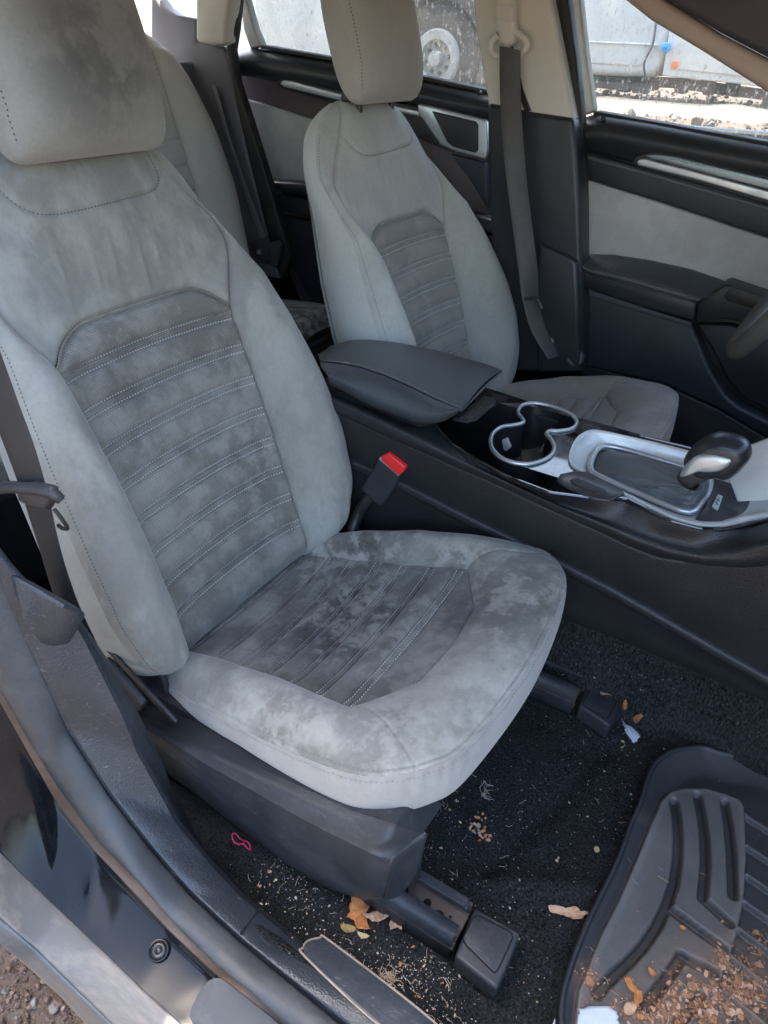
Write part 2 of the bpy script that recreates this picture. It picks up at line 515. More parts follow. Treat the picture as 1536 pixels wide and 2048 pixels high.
def build_back(parent, bk, res=.0022, heads=0.0):
    NA = int(.30 / res)
    A = np.sin(np.linspace(-PI / 2, PI / 2, NA)) * .25 + np.linspace(-1, 1, NA) * .75
    K0, DK = bk.K0, bk.DK
    def edge_s(a, k):
        """s of quilt line k on the column a (k = 0 uppermost line)"""
        return K0 - DK * k + .006 * (1 - a ** 2)
    def top_s(a):
        t = np.clip((np.abs(a) - .50) / .50, 0, 1)
        return .512 - .044 * t ** 1.6 - .004 * (a ** 2)
    # the upper panel is the backrest's main mesh; everything else hangs from it as sub-parts
    def f_up(a, b):
        s0 = top_s(a); s = s0 + (bk.smax - s0) * b
        y, n = bk.insert(a, s)
        dy = polyline_dist(y, s, YOKE)
        n = n - .0026 * np.exp(-(dy / .0022) ** 2) + .0012 * np.exp(-((dy - .008) / .006) ** 2)
        ds = (s - s0)
        n = n - .0045 * np.exp(-(ds / .0026) ** 2) + .002 * np.exp(-((ds - .012) / .01) ** 2)
        return bk.fin(y, s, n), np.stack([y, s], -1)
    main = link('backrest', patch(f_up, A, np.linspace(0, 1, int(.26 / res)) ** .9, 'backrest'), M_SUEDE, parent)
    # quilted channels
    def chan(k):
        def f(a, b):
            hi = top_s(a) if k == 0 else edge_s(a, k - 1)
            lo = edge_s(a, k) if k < 8 else np.zeros_like(a)
            s = lo + (hi - lo) * b
            y, n = bk.insert(a, s)
            H = (hi - lo)
            dlo, dhi = (s - lo), (hi - s)
            d = np.minimum(dlo, dhi)
            pin_ = np.clip((1 - np.abs(a)) * bk.wi(s) / .028, 0, 1) ** .8
            n = n + pin_ * (.0120 * np.clip(np.sin(PI * b ** .9), 0, 1) ** .8 - .0070)
            # twin needle rows leave a shallow furrow each side of the joint
            for dd in (dlo, dhi):
                n = n - pin_ * (.0065 * np.exp(-((dd - .0060) / .0021) ** 2) - .0040 * np.exp(-(dd / .0036) ** 4))
            return bk.fin(y, s, n), np.stack([y, s], -1)
        return f
    for k in range(9):
        nb_ = 26 if res < .003 else 16
        t = np.linspace(0, 1, nb_); B = .5 - .5 * np.cos(PI * t); B = .6 * B + .4 * t
        link('quilted_channel', patch(chan(k), A, B, 'quilted_channel'), M_WEAVE, main)
    Sg = np.linspace(0.0, bk.smax, int(.75 / res / 1.1))
    for sd_ in (-1, 1):
        def f_b(q, s):
            y, n = bk.bolster(q, s, sd_)
            return bk.fin(y, s, n), np.stack([y, s], -1)
        Q = np.linspace(0, 1, 60 if res < .003 else 36)
        link('side_bolster', patch(f_b, Q, Sg, 'side_bolster', flip=sd_ < 0), M_SUEDE, main)
        def f_s(q, s):
            y, n = bk.side(q, s, sd_)
            return bk.fin(y, s, n), np.stack([n, s], -1)
        link('side_panel', patch(f_s, np.linspace(0, 1, 24), Sg[::2], 'side_panel', flip=sd_ < 0), M_SIDE, main)
    def f_r(a, s):
        y, n = bk.back(a, s)
        return bk.fin(y, s, n), np.stack([y, s], -1)
    link('rear_panel', patch(f_r, np.linspace(1, -1, 30), Sg[::3], 'rear_panel'), M_SIDE, main)
    # threads
    paths, nors = [], []
    aa = np.linspace(-.985, .985, 120)
    for k in range(8):
        for off in (-.0058, .0058):
            s = edge_s(aa, k) + off
            y, n = bk.insert(aa, s)
            P = bk.fin(y, s, n + .0012 - .0080 * np.clip((1 - np.abs(aa)) * .15 / .028, 0, 1) ** .8)
            paths.append(P); nors.append(np.tile(SN, (len(P), 1)))
    stitches(paths, nors, M_THREAD, main, r=.0010)
    paths, nors = [], []
    s = top_s(aa) + .0035; y, n = bk.insert(aa, s)
    paths.append(bk.fin(y, s, n - .001)); nors.append(np.tile(SN, (len(aa), 1)))
    yk = YOKE; c_ = yk[:, 0] * 0
    n = np.array([float(bk.insert(np.array(p[0] / bk.wi(p[1])), np.array(p[1]))[1]) for p in yk])
    paths.append(bk.fin(yk[:, 0], yk[:, 1], n - .0016)); nors.append(np.tile(SN, (len(yk), 1)))
    stitches(paths, nors, M_DTHREAD, main, r=.0008)
    paths, nors = [], []
    for sd_ in (-1, 1):
        for qo in (.93,):
            s = np.linspace(.02, .70, 200); q = np.full_like(s, qo)
            y, n = bk.bolster(q, s, sd_)
            P = bk.fin(y, s, n + .0002)
            paths.append(P); nn = np.tile(SN * .6 + np.array([0, sd_ * .8, 0]), (len(P), 1)); nors.append(nn)
    stitches(paths, nors, M_DTHREAD, main, r=.0007)
    return main

def superloop(hw, hd, ex, m):
    t = np.linspace(0, 2 * PI, m)
    return hw * np.sign(np.sin(t)) * np.abs(np.sin(t)) ** (2 / ex), hd * np.sign(np.cos(t)) * np.abs(np.cos(t)) ** (2 / ex)

def build_headrest(parent, lift=0.0):
    """closed pad on two posts; local frame y, s, n like the backrest"""
    S = np.linspace(0, 1, 70)
    H = .235; s0 = .694 + lift
    m = 160
    P = np.zeros((len(S), m, 3)); UV = np.zeros((len(S), m, 2))
    for i, t in enumerate(S):
        e = np.clip(1 - abs(2 * t - 1) ** 3.2, 0, 1) ** .5
        wid = (.121 + .004 * math.sin(min(1, t * 1.15) * PI * .5)) * (.80 + .20 * np.clip(1 - abs(2 * t - 1) ** 9, 0, 1) ** .5)
        dep = .056 * max(.02, (1 - abs(2 * t - 1) ** 3.0) ** .5)
        y, n = superloop(wid, dep, 3.0, m)
        # front face slightly hollow, back rounder
        n = n + .026 + .010 * (t - .5)
        n = n - .005 * np.exp(-(y / .06) ** 2) * (n > .03)
        # seam where the front cover meets the side band
        for sg in (-1, 1):
            d = np.hypot(y - sg * wid * .93, (n - .026 - dep * .72))
            k = np.exp(-(d / .004) ** 2)
            y = y - sg * .0022 * k; n = n - .0022 * k
        y = y - .008
        s = s0 + H * t
        Pp = BO + n[:, None] * SN + np.full(m, s)[:, None] * SU
        Pp[:, 1] += y
        P[i] = Pp; UV[i] = np.stack([y, np.full(m, s)], 1)
    o = link('headrest', grid_mesh(P, 'headrest', uv=UV, ang=180, flip=True), M_HEAD, parent)
    V, Fa = [], []
    for sg in (-1, 1):
        a = BO - .030 * SN + (.68) * SU + np.array([0, sg * .062, 0]); b = BO + .005 * SN + (s0 + .06) * SU + np.array([0, sg * .062, 0])
        link('post', mesh_from(*tube([a, b], .0065, 12), 'post'), M_DARK, o)
        a = BO - .030 * SN + (.738) * SU + np.array([0, sg * .062, 0]); b = BO - .024 * SN + (.762) * SU + np.array([0, sg * .062, 0])
        g = link('post_sleeve', mesh_from(*box((a + b) / 2, (.03, .034, .014)), 'post_sleeve'), M_DARK, o); bevel(g, .004)
    # edge piping threads
    paths, nors = [], []
    for sg in (-1, 1):
        pp = []
        for i in range(6, 64):
            row = P[i]; yv = UV[i][:, 0]
            nv = (row - BO) @ SN
            t = S[i]; wid = abs(yv + .008).max()
            dep = (nv.max() - nv.min()) / 2
            k = np.argmin((yv + .008 - sg * wid * .965) ** 2 + (nv - nv.mean() - dep * .60) ** 2)
            pp.append(row[k])
        paths.append(np.array(pp)); nors.append(np.tile(SN * .6 + np.array([0, sg * .8, 0]), (len(pp), 1)))
    stitches(paths, nors, M_DTHREAD, o, r=.0009, L=.004, gap=.006)
    return o

# --- cushion, local to the seat root
SLP = .29
def zplane(x):      # x in car coordinates
    xx = np.minimum(x, -.245)
    z = .24 + SLP * (xx + .341)
    t = np.clip((x + .245), 0, 1)
    return z + SLP * t - 1.6 * t ** 2
STN = [  # insert boundary, outer seam (car x, y), bolster height
    ((-.655, -.150), (-.690, -.205), .020), ((-.56, -.153), (-.58, -.228), .036), ((-.45, -.160), (-.44, -.252), .044),
    ((-.330, -.172), (-.30, -.262), .034), ((-.308, -.135), (-.236, -.250), .024), ((-.290, -.105), (-.192, -.212), .017), ((-.278, -.085), (-.170, -.158), .012),
    ((-.272, 0), (-.157, 0), .008)]

class Cushion:
    def __init__(s_):
        st = STN + [((a[0], -a[1]), (b[0], -b[1]), h) for a, b, h in STN[-2::-1]]
        n = 16
        I = np.array([a for a, b, h in st]); O = np.array([b for a, b, h in st]); H = np.array([h for a, b, h in st])
        t = np.arange(len(st)); tt = np.linspace(0, len(st) - 1, (len(st) - 1) * n + 1)
        s_.I = np.stack([np.interp(tt, t, I[:, k]) for k in (0, 1)], 1)
        s_.O = cat_curve(O, n); s_.H = np.interp(tt, t, H)
        s_.n = len(tt)
    def insz(s_, x, y):
        hw = np.interp(x, [-.655, -.33], [.15, .172])
        a = y / hw
        return zplane(x) - .012 * (1 - np.clip(np.abs(a), 0, 1) ** 2) * np.clip((x + .68) / .05, 0, 1) - .006 * np.exp(-((x + .47) / .08) ** 2) * (1 - np.clip(np.abs(a), 0, 1) ** 2)

def build_cushion(parent, res=.0022, lift=0.0):
    cu = Cushion()
    off = np.array([SX, 0, -lift])
    def wr(x, y, amp=.0014):
        return amp * np.sin(x * 43 + 2 * np.sin(y * 31)) * np.sin(y * 37 + x * 11)
    # ring of padding round the insert (main mesh)
    Q = np.linspace(0, 1, 70 if res < .003 else 40)
    I, O, H = cu.I, cu.O, cu.H
    up = lambda A_: np.stack([np.interp(np.linspace(0, len(A_) - 1, len(A_) * 2), np.arange(len(A_)), A_[:, k]) for k in range(A_.shape[1])], 1)
    I2, O2, H2 = up(I), up(O), np.interp(np.linspace(0, len(H) - 1, len(H) * 2), np.arange(len(H)), H)
    q = Q[None, :]
    x = I2[:, :1] + (O2[:, :1] - I2[:, :1]) * q; y = I2[:, 1:] + (O2[:, 1:] - I2[:, 1:]) * q
    dist = np.hypot(*(O2 - I2).T)[:, None]
    d = q * dist; de = (1 - q) * dist
    hh = H2[:, None] * (np.sin(PI * np.clip(q, 0, 1) ** .80 * .97) ** 1.0)
    zi = np.interp(np.arange(len(I2)), np.arange(len(I2)), cu.insz(I2[:, 0], I2[:, 1]))[:, None]
    zp = zplane(x) * q + (zi + (zplane(x) - zplane(I2[:, :1]))) * (1 - q)
    z = zp + hh - .0024 * np.exp(-(d / .0022) ** 2) - .0010 * np.exp(-(de / .0022) ** 2) - .0016 * np.exp(-((de - .0065) / .0016) ** 2) + wr(x, y) * np.sin(PI * q)
    # cross seams from the insert corners to the outer seam
    for sg in (-1, 1):
        pl = np.array([(-.326, sg * .172), (-.268, sg * .19), (-.222, sg * .215), (-.187, sg * .240)]) if sg < 0 else np.array([(-.33, .172), (-.29, .20), (-.24, .225), (-.2, .25)])
        dd = polyline_dist(x, y, pl)
        z = z - .0022 * np.exp(-(dd / .0020) ** 2)
    P = np.stack([x, y, z], -1) - off
    main = link('cushion', grid_mesh(P, 'cushion', uv=np.stack([x, y], -1), ang=180), M_CUSH, parent)
    # skirt
    n = len(O2); Qs = np.linspace(0, 1, 24)[None, :]
    T = np.gradient(O2, axis=0); T /= np.linalg.norm(T, axis=1)[:, None]
    Nn = np.stack([T[:, 1], -T[:, 0]], 1)
    cen = np.array([-.42, 0]); sgn = np.sign(((O2 - cen) * Nn).sum(1)); Nn *= sgn[:, None]
    ztop = z[:, -1][:, None]
    fr = np.clip((O2[:, 0] + .45) / .25, 0, 1)[:, None]
    drop = .054 + .056 * fr
    out = .0000 + .005 * np.sin(PI * np.clip(Qs * 1.1, 0, 1)) - (.030 + .02 * fr) * np.clip(Qs - .55, 0, 1) ** 1.6 * 2.4
    zs = ztop - drop * Qs - .0
    ripple = .0009 * np.sin(np.arange(n)[:, None] * .55) * np.exp(-((Qs - .15) / .15) ** 2)
    X = np.stack([O2[:, :1] + Nn[:, :1] * (out + ripple), O2[:, 1:] + Nn[:, 1:] * (out + ripple), zs], -1)
    arc = np.r_[0, np.cumsum(np.linalg.norm(np.diff(O2, axis=0), axis=1))]
    uv = np.stack(np.broadcast_arrays(arc[:, None], Qs * drop), -1)
    link('cushion_side', grid_mesh(X - off, 'cushion_side', uv=uv, ang=180), M_CSIDE, main)
    # bottom cover
    ring = X[:, -1] - off
    bot = [tuple(p) for p in ring]
    me = bpy.data.meshes.new('cushion_underside'); me.from_pydata(bot, [], [tuple(range(len(bot)))]); me.update()
    link('cushion_underside', me, M_DARK, main)
    # quilted channels across the insert
    Ln = [-.735, -.655, -.593, -.542, -.491, -.441, -.391, -.341]
    NA = int(.33 / res); A = np.linspace(-1, 1, NA)
    def hw(x): return np.interp(x, [-.655, -.33], [.15, .172])
    def ch(k):
        def f(a, b):
            lo = Ln[k] + 0 * a
            if k < 7: hi = Ln[k + 1] + 0 * a
            else:
                hi = np.interp(np.abs(a) * .172, [0, .085, .105, .135, .172], [-.272, -.278, -.290, -.308, -.330])
            x = lo + (hi - lo) * b
            hwx = hw(np.minimum(x, -.33)); y = a * hwx
            if k == 7:
                y = a * .172
            z = cu.insz(x, y)
            dlo, dhi = x - lo, hi - x
            pin_ = np.clip((1 - np.abs(a)) * hwx / .024, 0, 1) ** .8
            z = z + (pin_ * (.0115 * np.sin(PI * b ** .9) ** .8 - .0072) if k < 7 else pin_ * (.0072 * np.clip(np.sin(PI * .5 * np.clip(b * 1.6, 0, 1)), 0, 1) ** .8 - .0072)) + wr(x, y, .0012)
            for dd in ((dlo, dhi) if 0 < k < 7 else (dhi,) if k == 0 else (dlo,)):
                z = z - pin_ * (.0055 * np.exp(-((dd - .0060) / .0021) ** 2) - .0040 * np.exp(-(dd / .0035) ** 4))
            dside = (1 - np.abs(a)) * hwx
            z = z - .003 * np.exp(-(dside / .0024) ** 2)
            if k == 7: z = z - .0022 * np.exp(-(dhi / .0022) ** 2)
            return np.stack([x, y, z], -1) - off, np.stack([x, y], -1)
        return f
    for k in range(8):
        t = np.linspace(0, 1, 26 if res < .003 else 14); B = .3 * t + .7 * (.5 - .5 * np.cos(PI * t))
        link('quilted_channel', patch(ch(k), A, B, 'quilted_channel', flip=True), M_CUSHW, main)
    paths, nors = [], []
    aa = np.linspace(-.985, .985, 100)
    for k in range(1, 8):
        for o_ in (-.0056, .0056):
            x_ = np.full_like(aa, Ln[k] + o_); y_ = aa * hw(x_)
            z_ = cu.insz(x_, y_) - .0014 + wr(x_, y_, .0012)
            paths.append(np.stack([x_, y_, z_ + .0012 - .0066 * np.clip((1 - np.abs(aa)) * .155 / .024, 0, 1) ** .8], -1) - off); nors.append(np.tile([0, 0, 1.], (len(aa), 1)))
    stitches(paths, nors, M_THREAD, main, r=.0010)
    paths = [P[:, int(len(Q) * .955)] , X[:, 2] - off]; nors = [np.tile([0, 0, 1.], (len(P), 1)), np.concatenate([Nn, np.zeros((n, 1))], 1)]
    stitches(paths, nors, M_MTHREAD, main, r=.0008, gap=.0062, L=.0044)
    return main

def build_seat(x, y, label, wr=1.0, nr=1.0, lift=0.0, res=.0022, group='front seats', clift=0.0):
    root = empty('front_seat', label, 'car seat', (x, y, 0), group)
    bk = Back(wr, nr)
    build_back(root, bk, res)
    build_headrest(root, lift)
    build_cushion(root, res, clift)
    return root

# ------------------------------------------------------------------ more materials
def simple(name, col, rough=.5, metal=0.0, spec=.5, coat=0.0):
    m, nt, b = new_mat(name)
    b.inputs['Base Color'].default_value = (*col, 1); b.inputs['Roughness'].default_value = rough
    b.inputs['Metallic'].default_value = metal; b.inputs['Specular IOR Level'].default_value = spec
    b.inputs['Coat Weight'].default_value = coat; b.inputs['Coat Roughness'].default_value = .03
    return m

def worn(name, col, col2, rough=.5, metal=0.0, sc=6.0, amt=.5, sc2=120, coat=0.0, bmp=.1, stretch=None):
    m, nt, b = new_mat(name)
    tc = nt.nodes.new('ShaderNodeTexCoord'); v = tc.outputs['Object']
    if stretch:
        mp = nt.nodes.new('ShaderNodeMapping'); mp.inputs['Scale'].default_value = stretch; nt.links.new(v, mp.inputs[0]); v = mp.outputs[0]
    n1 = noise(nt, v, sc, 6, .68, .5); n2 = noise(nt, v, sc2, 4, .7)
    k = mth(nt, 'MULTIPLY', ramp(nt, n1, [(.42, 0), (.68, 1)]), ramp(nt, n2, [(.3, .25), (.65, 1)]))
    nt.links.new(mixc(nt, mth(nt, 'MULTIPLY', k, amt), col, col2), b.inputs['Base Color'])
    nt.links.new(mth(nt, 'ADD', mth(nt, 'MULTIPLY', k, .35), rough, True), b.inputs['Roughness'])
    b.inputs['Metallic'].default_value = metal; b.inputs['Coat Weight'].default_value = coat; b.inputs['Coat Roughness'].default_value = .04
    if bmp: bump(nt, b, n2, bmp, .001)
    return m

M_PIANO = worn('piano_black', (.008, .008, .009), (.20, .20, .19), .06, 0, 18, .40, 500, 1.0, 0)
M_PAINT = worn('black_car_paint', (.005, .006, .008), (.05, .05, .05), .04, 0, 5, .12, 260, 0, 0)
M_CHROME = worn('satin_chrome', (.60, .65, .67), (.36, .37, .36), .30, .8, 14, .35, 300, 0, .03)
M_SILVER = worn('silver_plastic', (.70, .73, .72), (.40, .36, .32), .32, .35, 16, .4, 260, .2, .03)
M_LEATH = plastic('black_leather', (.042, .052, .058), .38, 380, .6, .10, spec=.75, gd=.0011)
M_SILL = plastic('sill_grained_plastic', (.020, .024, .030), .42, 430, .7, .18, (.15, .155, .165), scr=.25, gd=.0006)
M_SEAL = worn('door_seal_rubber', (.028, .032, .037), (.12, .12, .115), .45, 0, 5, .5, 90, 0, .15, stretch=(1, 3, 3))
M_RUB = worn('black_rubber', (.014, .014, .015), (.12, .10, .08), .55, 0, 8, .5, 150)
M_ROCK = worn('rocker_dusty_film', (.09, .088, .085), (.22, .195, .17), .5, 0, 7, .9, 70, .1, .05, stretch=(.6, 3, 3))
M_ROCK2 = worn('rocker_blue_grey', (.04, .05, .06), (.16, .15, .135), .30, 0, 5, .6, 80, .4, .05, stretch=(.6, 3, 3))
M_BEIGE = plastic('beige_pillar_trim', (.68, .67, .58), .6, 500, .12, .10, (.3, .28, .25))
M_BEIGE2 = plastic('pale_door_frame_trim', (.60, .60, .56), .55, 0, 0, .15)
M_DOOR = plastic('door_trim_black', (.022, .026, .031), .36, 520, .35, .10)
M_DOOR2 = plastic('door_trim_lower', (.026, .032, .040), .45, 620, .35, .25, (.11, .12, .13), scr=.12)
M_DOORC = suede('door_cloth', (.60, .61, .585), (.19, .185, .17), stain=.22, seed=9.0, dusty=(.45, .45, .43))
M_RED = simple('buckle_red', (.75, .03, .03), .35)
M_HEADL = simple('headliner_cloth', (.70, .68, .62), .9)
M_WELL = simple('cup_well_black', (.012, .012, .014), .35)

M_PAINT.node_tree.nodes['Principled BSDF'].inputs['Specular IOR Level'].default_value = .25

def glass_mat(name, tint=(.84, .87, .86), dust=.26, scale=60):
    m, nt, b = new_mat(name); nt.nodes.remove(b)
    out = nt.nodes['Material Output']
    tr = nt.nodes.new('ShaderNodeBsdfTransparent'); tr.inputs[0].default_value = (*tint, 1)
    gl = nt.nodes.new('ShaderNodeBsdfGlossy'); gl.inputs['Roughness'].default_value = .02
    fr = nt.nodes.new('ShaderNodeFresnel'); fr.inputs[0].default_value = 1.45
    mx = nt.nodes.new('ShaderNodeMixShader')
    nt.links.new(fr.outputs[0], mx.inputs[0]); nt.links.new(tr.outputs[0], mx.inputs[1]); nt.links.new(gl.outputs[0], mx.inputs[2])
    df = nt.nodes.new('ShaderNodeBsdfDiffuse'); df.inputs[0].default_value = (.62, .60, .55, 1)
    tl = nt.nodes.new('ShaderNodeBsdfTranslucent'); tl.inputs[0].default_value = (.62, .60, .55, 1)
    dt = nt.nodes.new('ShaderNodeMixShader'); nt.links.new(df.outputs[0], dt.inputs[1]); nt.links.new(tl.outputs[0], dt.inputs[2])
    tc = nt.nodes.new('ShaderNodeTexCoord'); v = tc.outputs['Object']
    mp = nt.nodes.new('ShaderNodeMapping'); mp.inputs['Scale'].default_value = (1, 1, .45); nt.links.new(v, mp.inputs[0])
    big = ramp(nt, noise(nt, v, 2.2, 4, .6), [(.35, .25), (.65, 1)])
    sp = ramp(nt, noise(nt, mp.outputs[0], 130, 3, .8), [(.58, 0), (.66, 1)])
    k = mth(nt, 'ADD', mth(nt, 'MULTIPLY', mth(nt, 'MULTIPLY', big, sp), dust * 3.2), dust * .35, True)
    m2 = nt.nodes.new('ShaderNodeMixShader'); nt.links.new(k, m2.inputs[0]); nt.links.new(mx.outputs[0], m2.inputs[1]); nt.links.new(dt.outputs[0], m2.inputs[2])
    nt.links.new(m2.outputs[0], out.inputs[0])
    return m
M_GLASS = glass_mat('dusty_window_glass')

# ------------------------------------------------------------------ ground outside
GZ = -.29
def gheight(x, y):
    t = np.clip((y - 1.8) / 3.2, 0, 1); z = GZ + .79 * t * t * (3 - 2 * t) + np.clip(y - 7.2, 0, 60) * .05
    return z + .006 * np.sin(x * 5.1 + y * 2) * np.sin(y * 4.3)
def ground():
    gx = np.r_[-400, -120, -40, np.linspace(-14, 8, 90), 40, 120, 400]
    gy = np.r_[-400, -120, -40, -15, np.linspace(-5, 14, 110), 40, 120, 400]
    X, Y = np.meshgrid(gx, gy)
    Z = gheight(X, np.clip(Y, -400, 40))
    m, nt, b = new_mat('gravel_lot')
    tc = nt.nodes.new('ShaderNodeTexCoord'); v = tc.outputs['Object']
    vo = nt.nodes.new('ShaderNodeTexVoronoi'); vo.inputs['Scale'].default_value = 38; nt.links.new(v, vo.inputs['Vector'])
    n1 = noise(nt, v, 1.3, 6, .65); n2 = noise(nt, v, 45, 4, .7)
    c = mixc(nt, ramp(nt, n1, [(.35, 0), (.65, 1)]), (.085, .058, .042), (.125, .092, .068))
    c = mixc(nt, mth(nt, 'MULTIPLY', vo.outputs['Color'], .55), c, (.17, .135, .11))
    c = mixc(nt, mth(nt, 'MULTIPLY', n2, .5), c, (.07, .05, .04))
    nt.links.new(c, b.inputs['Base Color']); b.inputs['Roughness'].default_value = .95
    bump(nt, b, mth(nt, 'ADD', vo.outputs['Distance'], n2), .9, .02)
    o = link('ground', grid_mesh(np.stack([X, Y, Z], -1), 'ground', ang=180), m)
    o['kind'] = 'structure'
ground()

def pebble_mesh(seed, n=7):
    r = random.Random(seed)
    bm = bmesh.new(); bmesh.ops.create_icosphere(bm, subdivisions=1 if seed % 4 else 2, radius=1)
    s = Vector((r.uniform(.8, 1.3), r.uniform(.6, 1), r.uniform(.45, .8)))
    off = [Vector((r.uniform(-1, 1), r.uniform(-1, 1), r.uniform(-1, 1))).normalized() for _ in range(n)]
    for v in bm.verts:
        k = 1.0
        for q in off: k -= .30 * max(0, v.co.dot(q) - .35) * 1.6
        v.co = Vector((v.co.x * s.x, v.co.y * s.y, v.co.z * s.z)) * k
    V = [tuple(v.co) for v in bm.verts]; Fa = [tuple(x.index for x in f.verts) for f in bm.faces]
    bm.free(); return np.array(V), Fa

def scatter(name, shapes, items, mats, kind='stuff', parent=None):
    """items: (shape index, pos, size, euler, material index)"""
    V, Fa, MI = [], [], []
    o0 = 0
    for si, p, s, e, mi in items:
        sv, sf = shapes[si]
        R = np.array(Matrix.Identity(3) if e is None else __import__('mathutils').Euler(e).to_matrix())
        W = (sv * s) @ R.T + np.array(p)
        V.append(W); Fa += [tuple(i + o0 for i in f) for f in sf]; MI += [mi] * len(sf); o0 += len(sv)
    if not V: return None
    me = bpy.data.meshes.new(name); me.from_pydata(np.concatenate(V).tolist(), [], Fa)
    for m in mats: me.materials.append(m)
    me.polygons.foreach_set('material_index', MI)
    me.update(); smooth_obj(me, 38)
    o = link(name, me, None, parent); o['kind'] = kind
    return o
PEB = [pebble_mesh(i) for i in range(8)]
M_PEB = [worn('pebble_tan', (.15, .11, .08), (.22, .17, .13), .8, 0, 30, .8), worn('pebble_pink', (.15, .093, .07), (.2, .14, .11), .8, 0, 30, .8), worn('pebble_grey', (.22, .20, .18), (.15, .13, .115), .8, 0, 30, .8), worn('pebble_brown', (.12, .082, .062), (.18, .13, .10), .85, 0, 30, .8)]
it = []
for _ in range(9000):
    x = random.uniform(-1.75, .05); y = -.80 - abs(random.gauss(0, .28)) - .0
    s = min(.020, .0022 + random.expovariate(1 / .0027))
    it.append((random.randrange(8), (x, y, gheight(x, y) + s * .25), s, (random.uniform(0, 6), random.uniform(0, 6), random.uniform(0, 6)), random.choice((0, 1, 3, 2, 3, 1))))
for _ in range(5000):
    x = random.uniform(-6, 1.2); y = random.uniform(2.6, 8.6)
    s = .008 + random.expovariate(1 / .014)
    it.append((random.randrange(8), (x, y, gheight(x, y) + s * .2), min(s, .07), (random.uniform(0, 6), random.uniform(0, 6), random.uniform(0, 6)), random.choice((0, 1, 2, 3, 3))))
scatter('gravel', PEB, it, M_PEB)

# pale kerb beam lying beyond the car
Pb = [(-9.5, 6.55), (2.5, 6.35)]
V, Fa = [], []
nk = 60
for i in range(nk):
    t = i / (nk - 1); x = -9.5 + 12 * t; y = 5.97 - .12 * t; z = gheight(x, y)
    j = .012 * math.sin(i * 1.7) + .010 * math.sin(i * 4.1)
    for (dy, dz) in ((-.26, -.06), (-.22, .03 + j * .5), (-.12, .085 + j), (-.03, .10 + j), (.02, .06), (.04, -.06)):
        V.append((x, y + dy, z + dz))
for i in range(nk - 1):
    for k in range(5):
        a = i * 6 + k; Fa.append((a, a + 6, a + 7, a + 1))
kb = link('kerb_beam', mesh_from(V, Fa, 'kerb_beam', 50), worn('pale_concrete', (.34, .29, .22), (.22, .17, .12), .85, 0, 1.5, .6, 40))
tag(kb, 'long pale sunlit beam lying on the gravel below the white truck', 'kerb')

# ------------------------------------------------------------------ trees on the near side, mirrored in the painted sill
def tree(x, y, h, seed, label):
    r = np.random.default_rng(seed)
    t = empty('tree', label, 'tree', (x, y, float(gheight(np.array(x), np.array(y)))), 'trees on the near side')
    V, Fa = tube(cat_curve([(0, 0, -.2), (.1, .05, h * .2), (-.05, .1, h * .45), (.05, 0, h * .8)], 5), [.22, .17, .12, .04], 8)
    parts = [(V, Fa)]
    cl = []
    for k in range(9):
        a = r.uniform(0, 2 * PI); z0 = h * r.uniform(.25, .6); L = h * r.uniform(.18, .32)
        e = np.array([math.cos(a) * L, math.sin(a) * L, z0 + L * .7]); cl.append(e)
        parts.append(tube(cat_curve([(0, 0, z0), e * [.5, .5, 1] - [0, 0, L * .3], e], 4), [.08, .02], 6))
    link('trunk', mesh_from(*merge(parts), 'trunk'), simple('bark%d' % seed, (.09, .07, .055), .9), t)
    n = 15000
    cc = np.array([[r.normal(0, h * .16), r.normal(0, h * .16), h * r.uniform(.38, .92)] for _ in range(46)])
    P = cc[r.integers(0, 46, n)] + r.normal(0, h * .062, (n, 3))
    A = r.normal(size=(n, 3)); A /= np.linalg.norm(A, axis=1)[:, None]; B = np.cross(A, r.normal(size=(n, 3))); B /= np.linalg.norm(B, axis=1)[:, None]
    s = r.uniform(.13, .24, (n, 1))
    V = np.stack([P - A * s, P + B * s * .5, P + A * s, P - B * s * .5], 1).reshape(-1, 3)
    me = bpy.data.meshes.new('crown'); me.from_pydata(V.tolist(), [], np.arange(4 * n).reshape(-1, 4).tolist()); me.update()
    m, nt, b = new_mat('leaves%d' % seed)
    tc = nt.nodes.new('ShaderNodeTexCoord')
    nt.links.new(mixc(nt, noise(nt, tc.outputs['Object'], 3, 3), (.03, .055, .018), (.07, .10, .03)), b.inputs['Base Color']); b.inputs['Roughness'].default_value = .7
    link('crown', me, m, t)
for a_ in ((-13.0, -7.5, 11.0, 1, 'broad green tree at the rear end of the row mirrored by the sill'), (-9.0, -8.2, 12.5, 2, 'tallest green tree in the row mirrored by the sill'), (-5.4, -8.4, 11.5, 4, 'leaning green tree nearest the middle of the mirrored row'), (-2.2, -11.5, 6.5, 3, 'low green tree at the front end of the mirrored row')):
    tree(*a_)

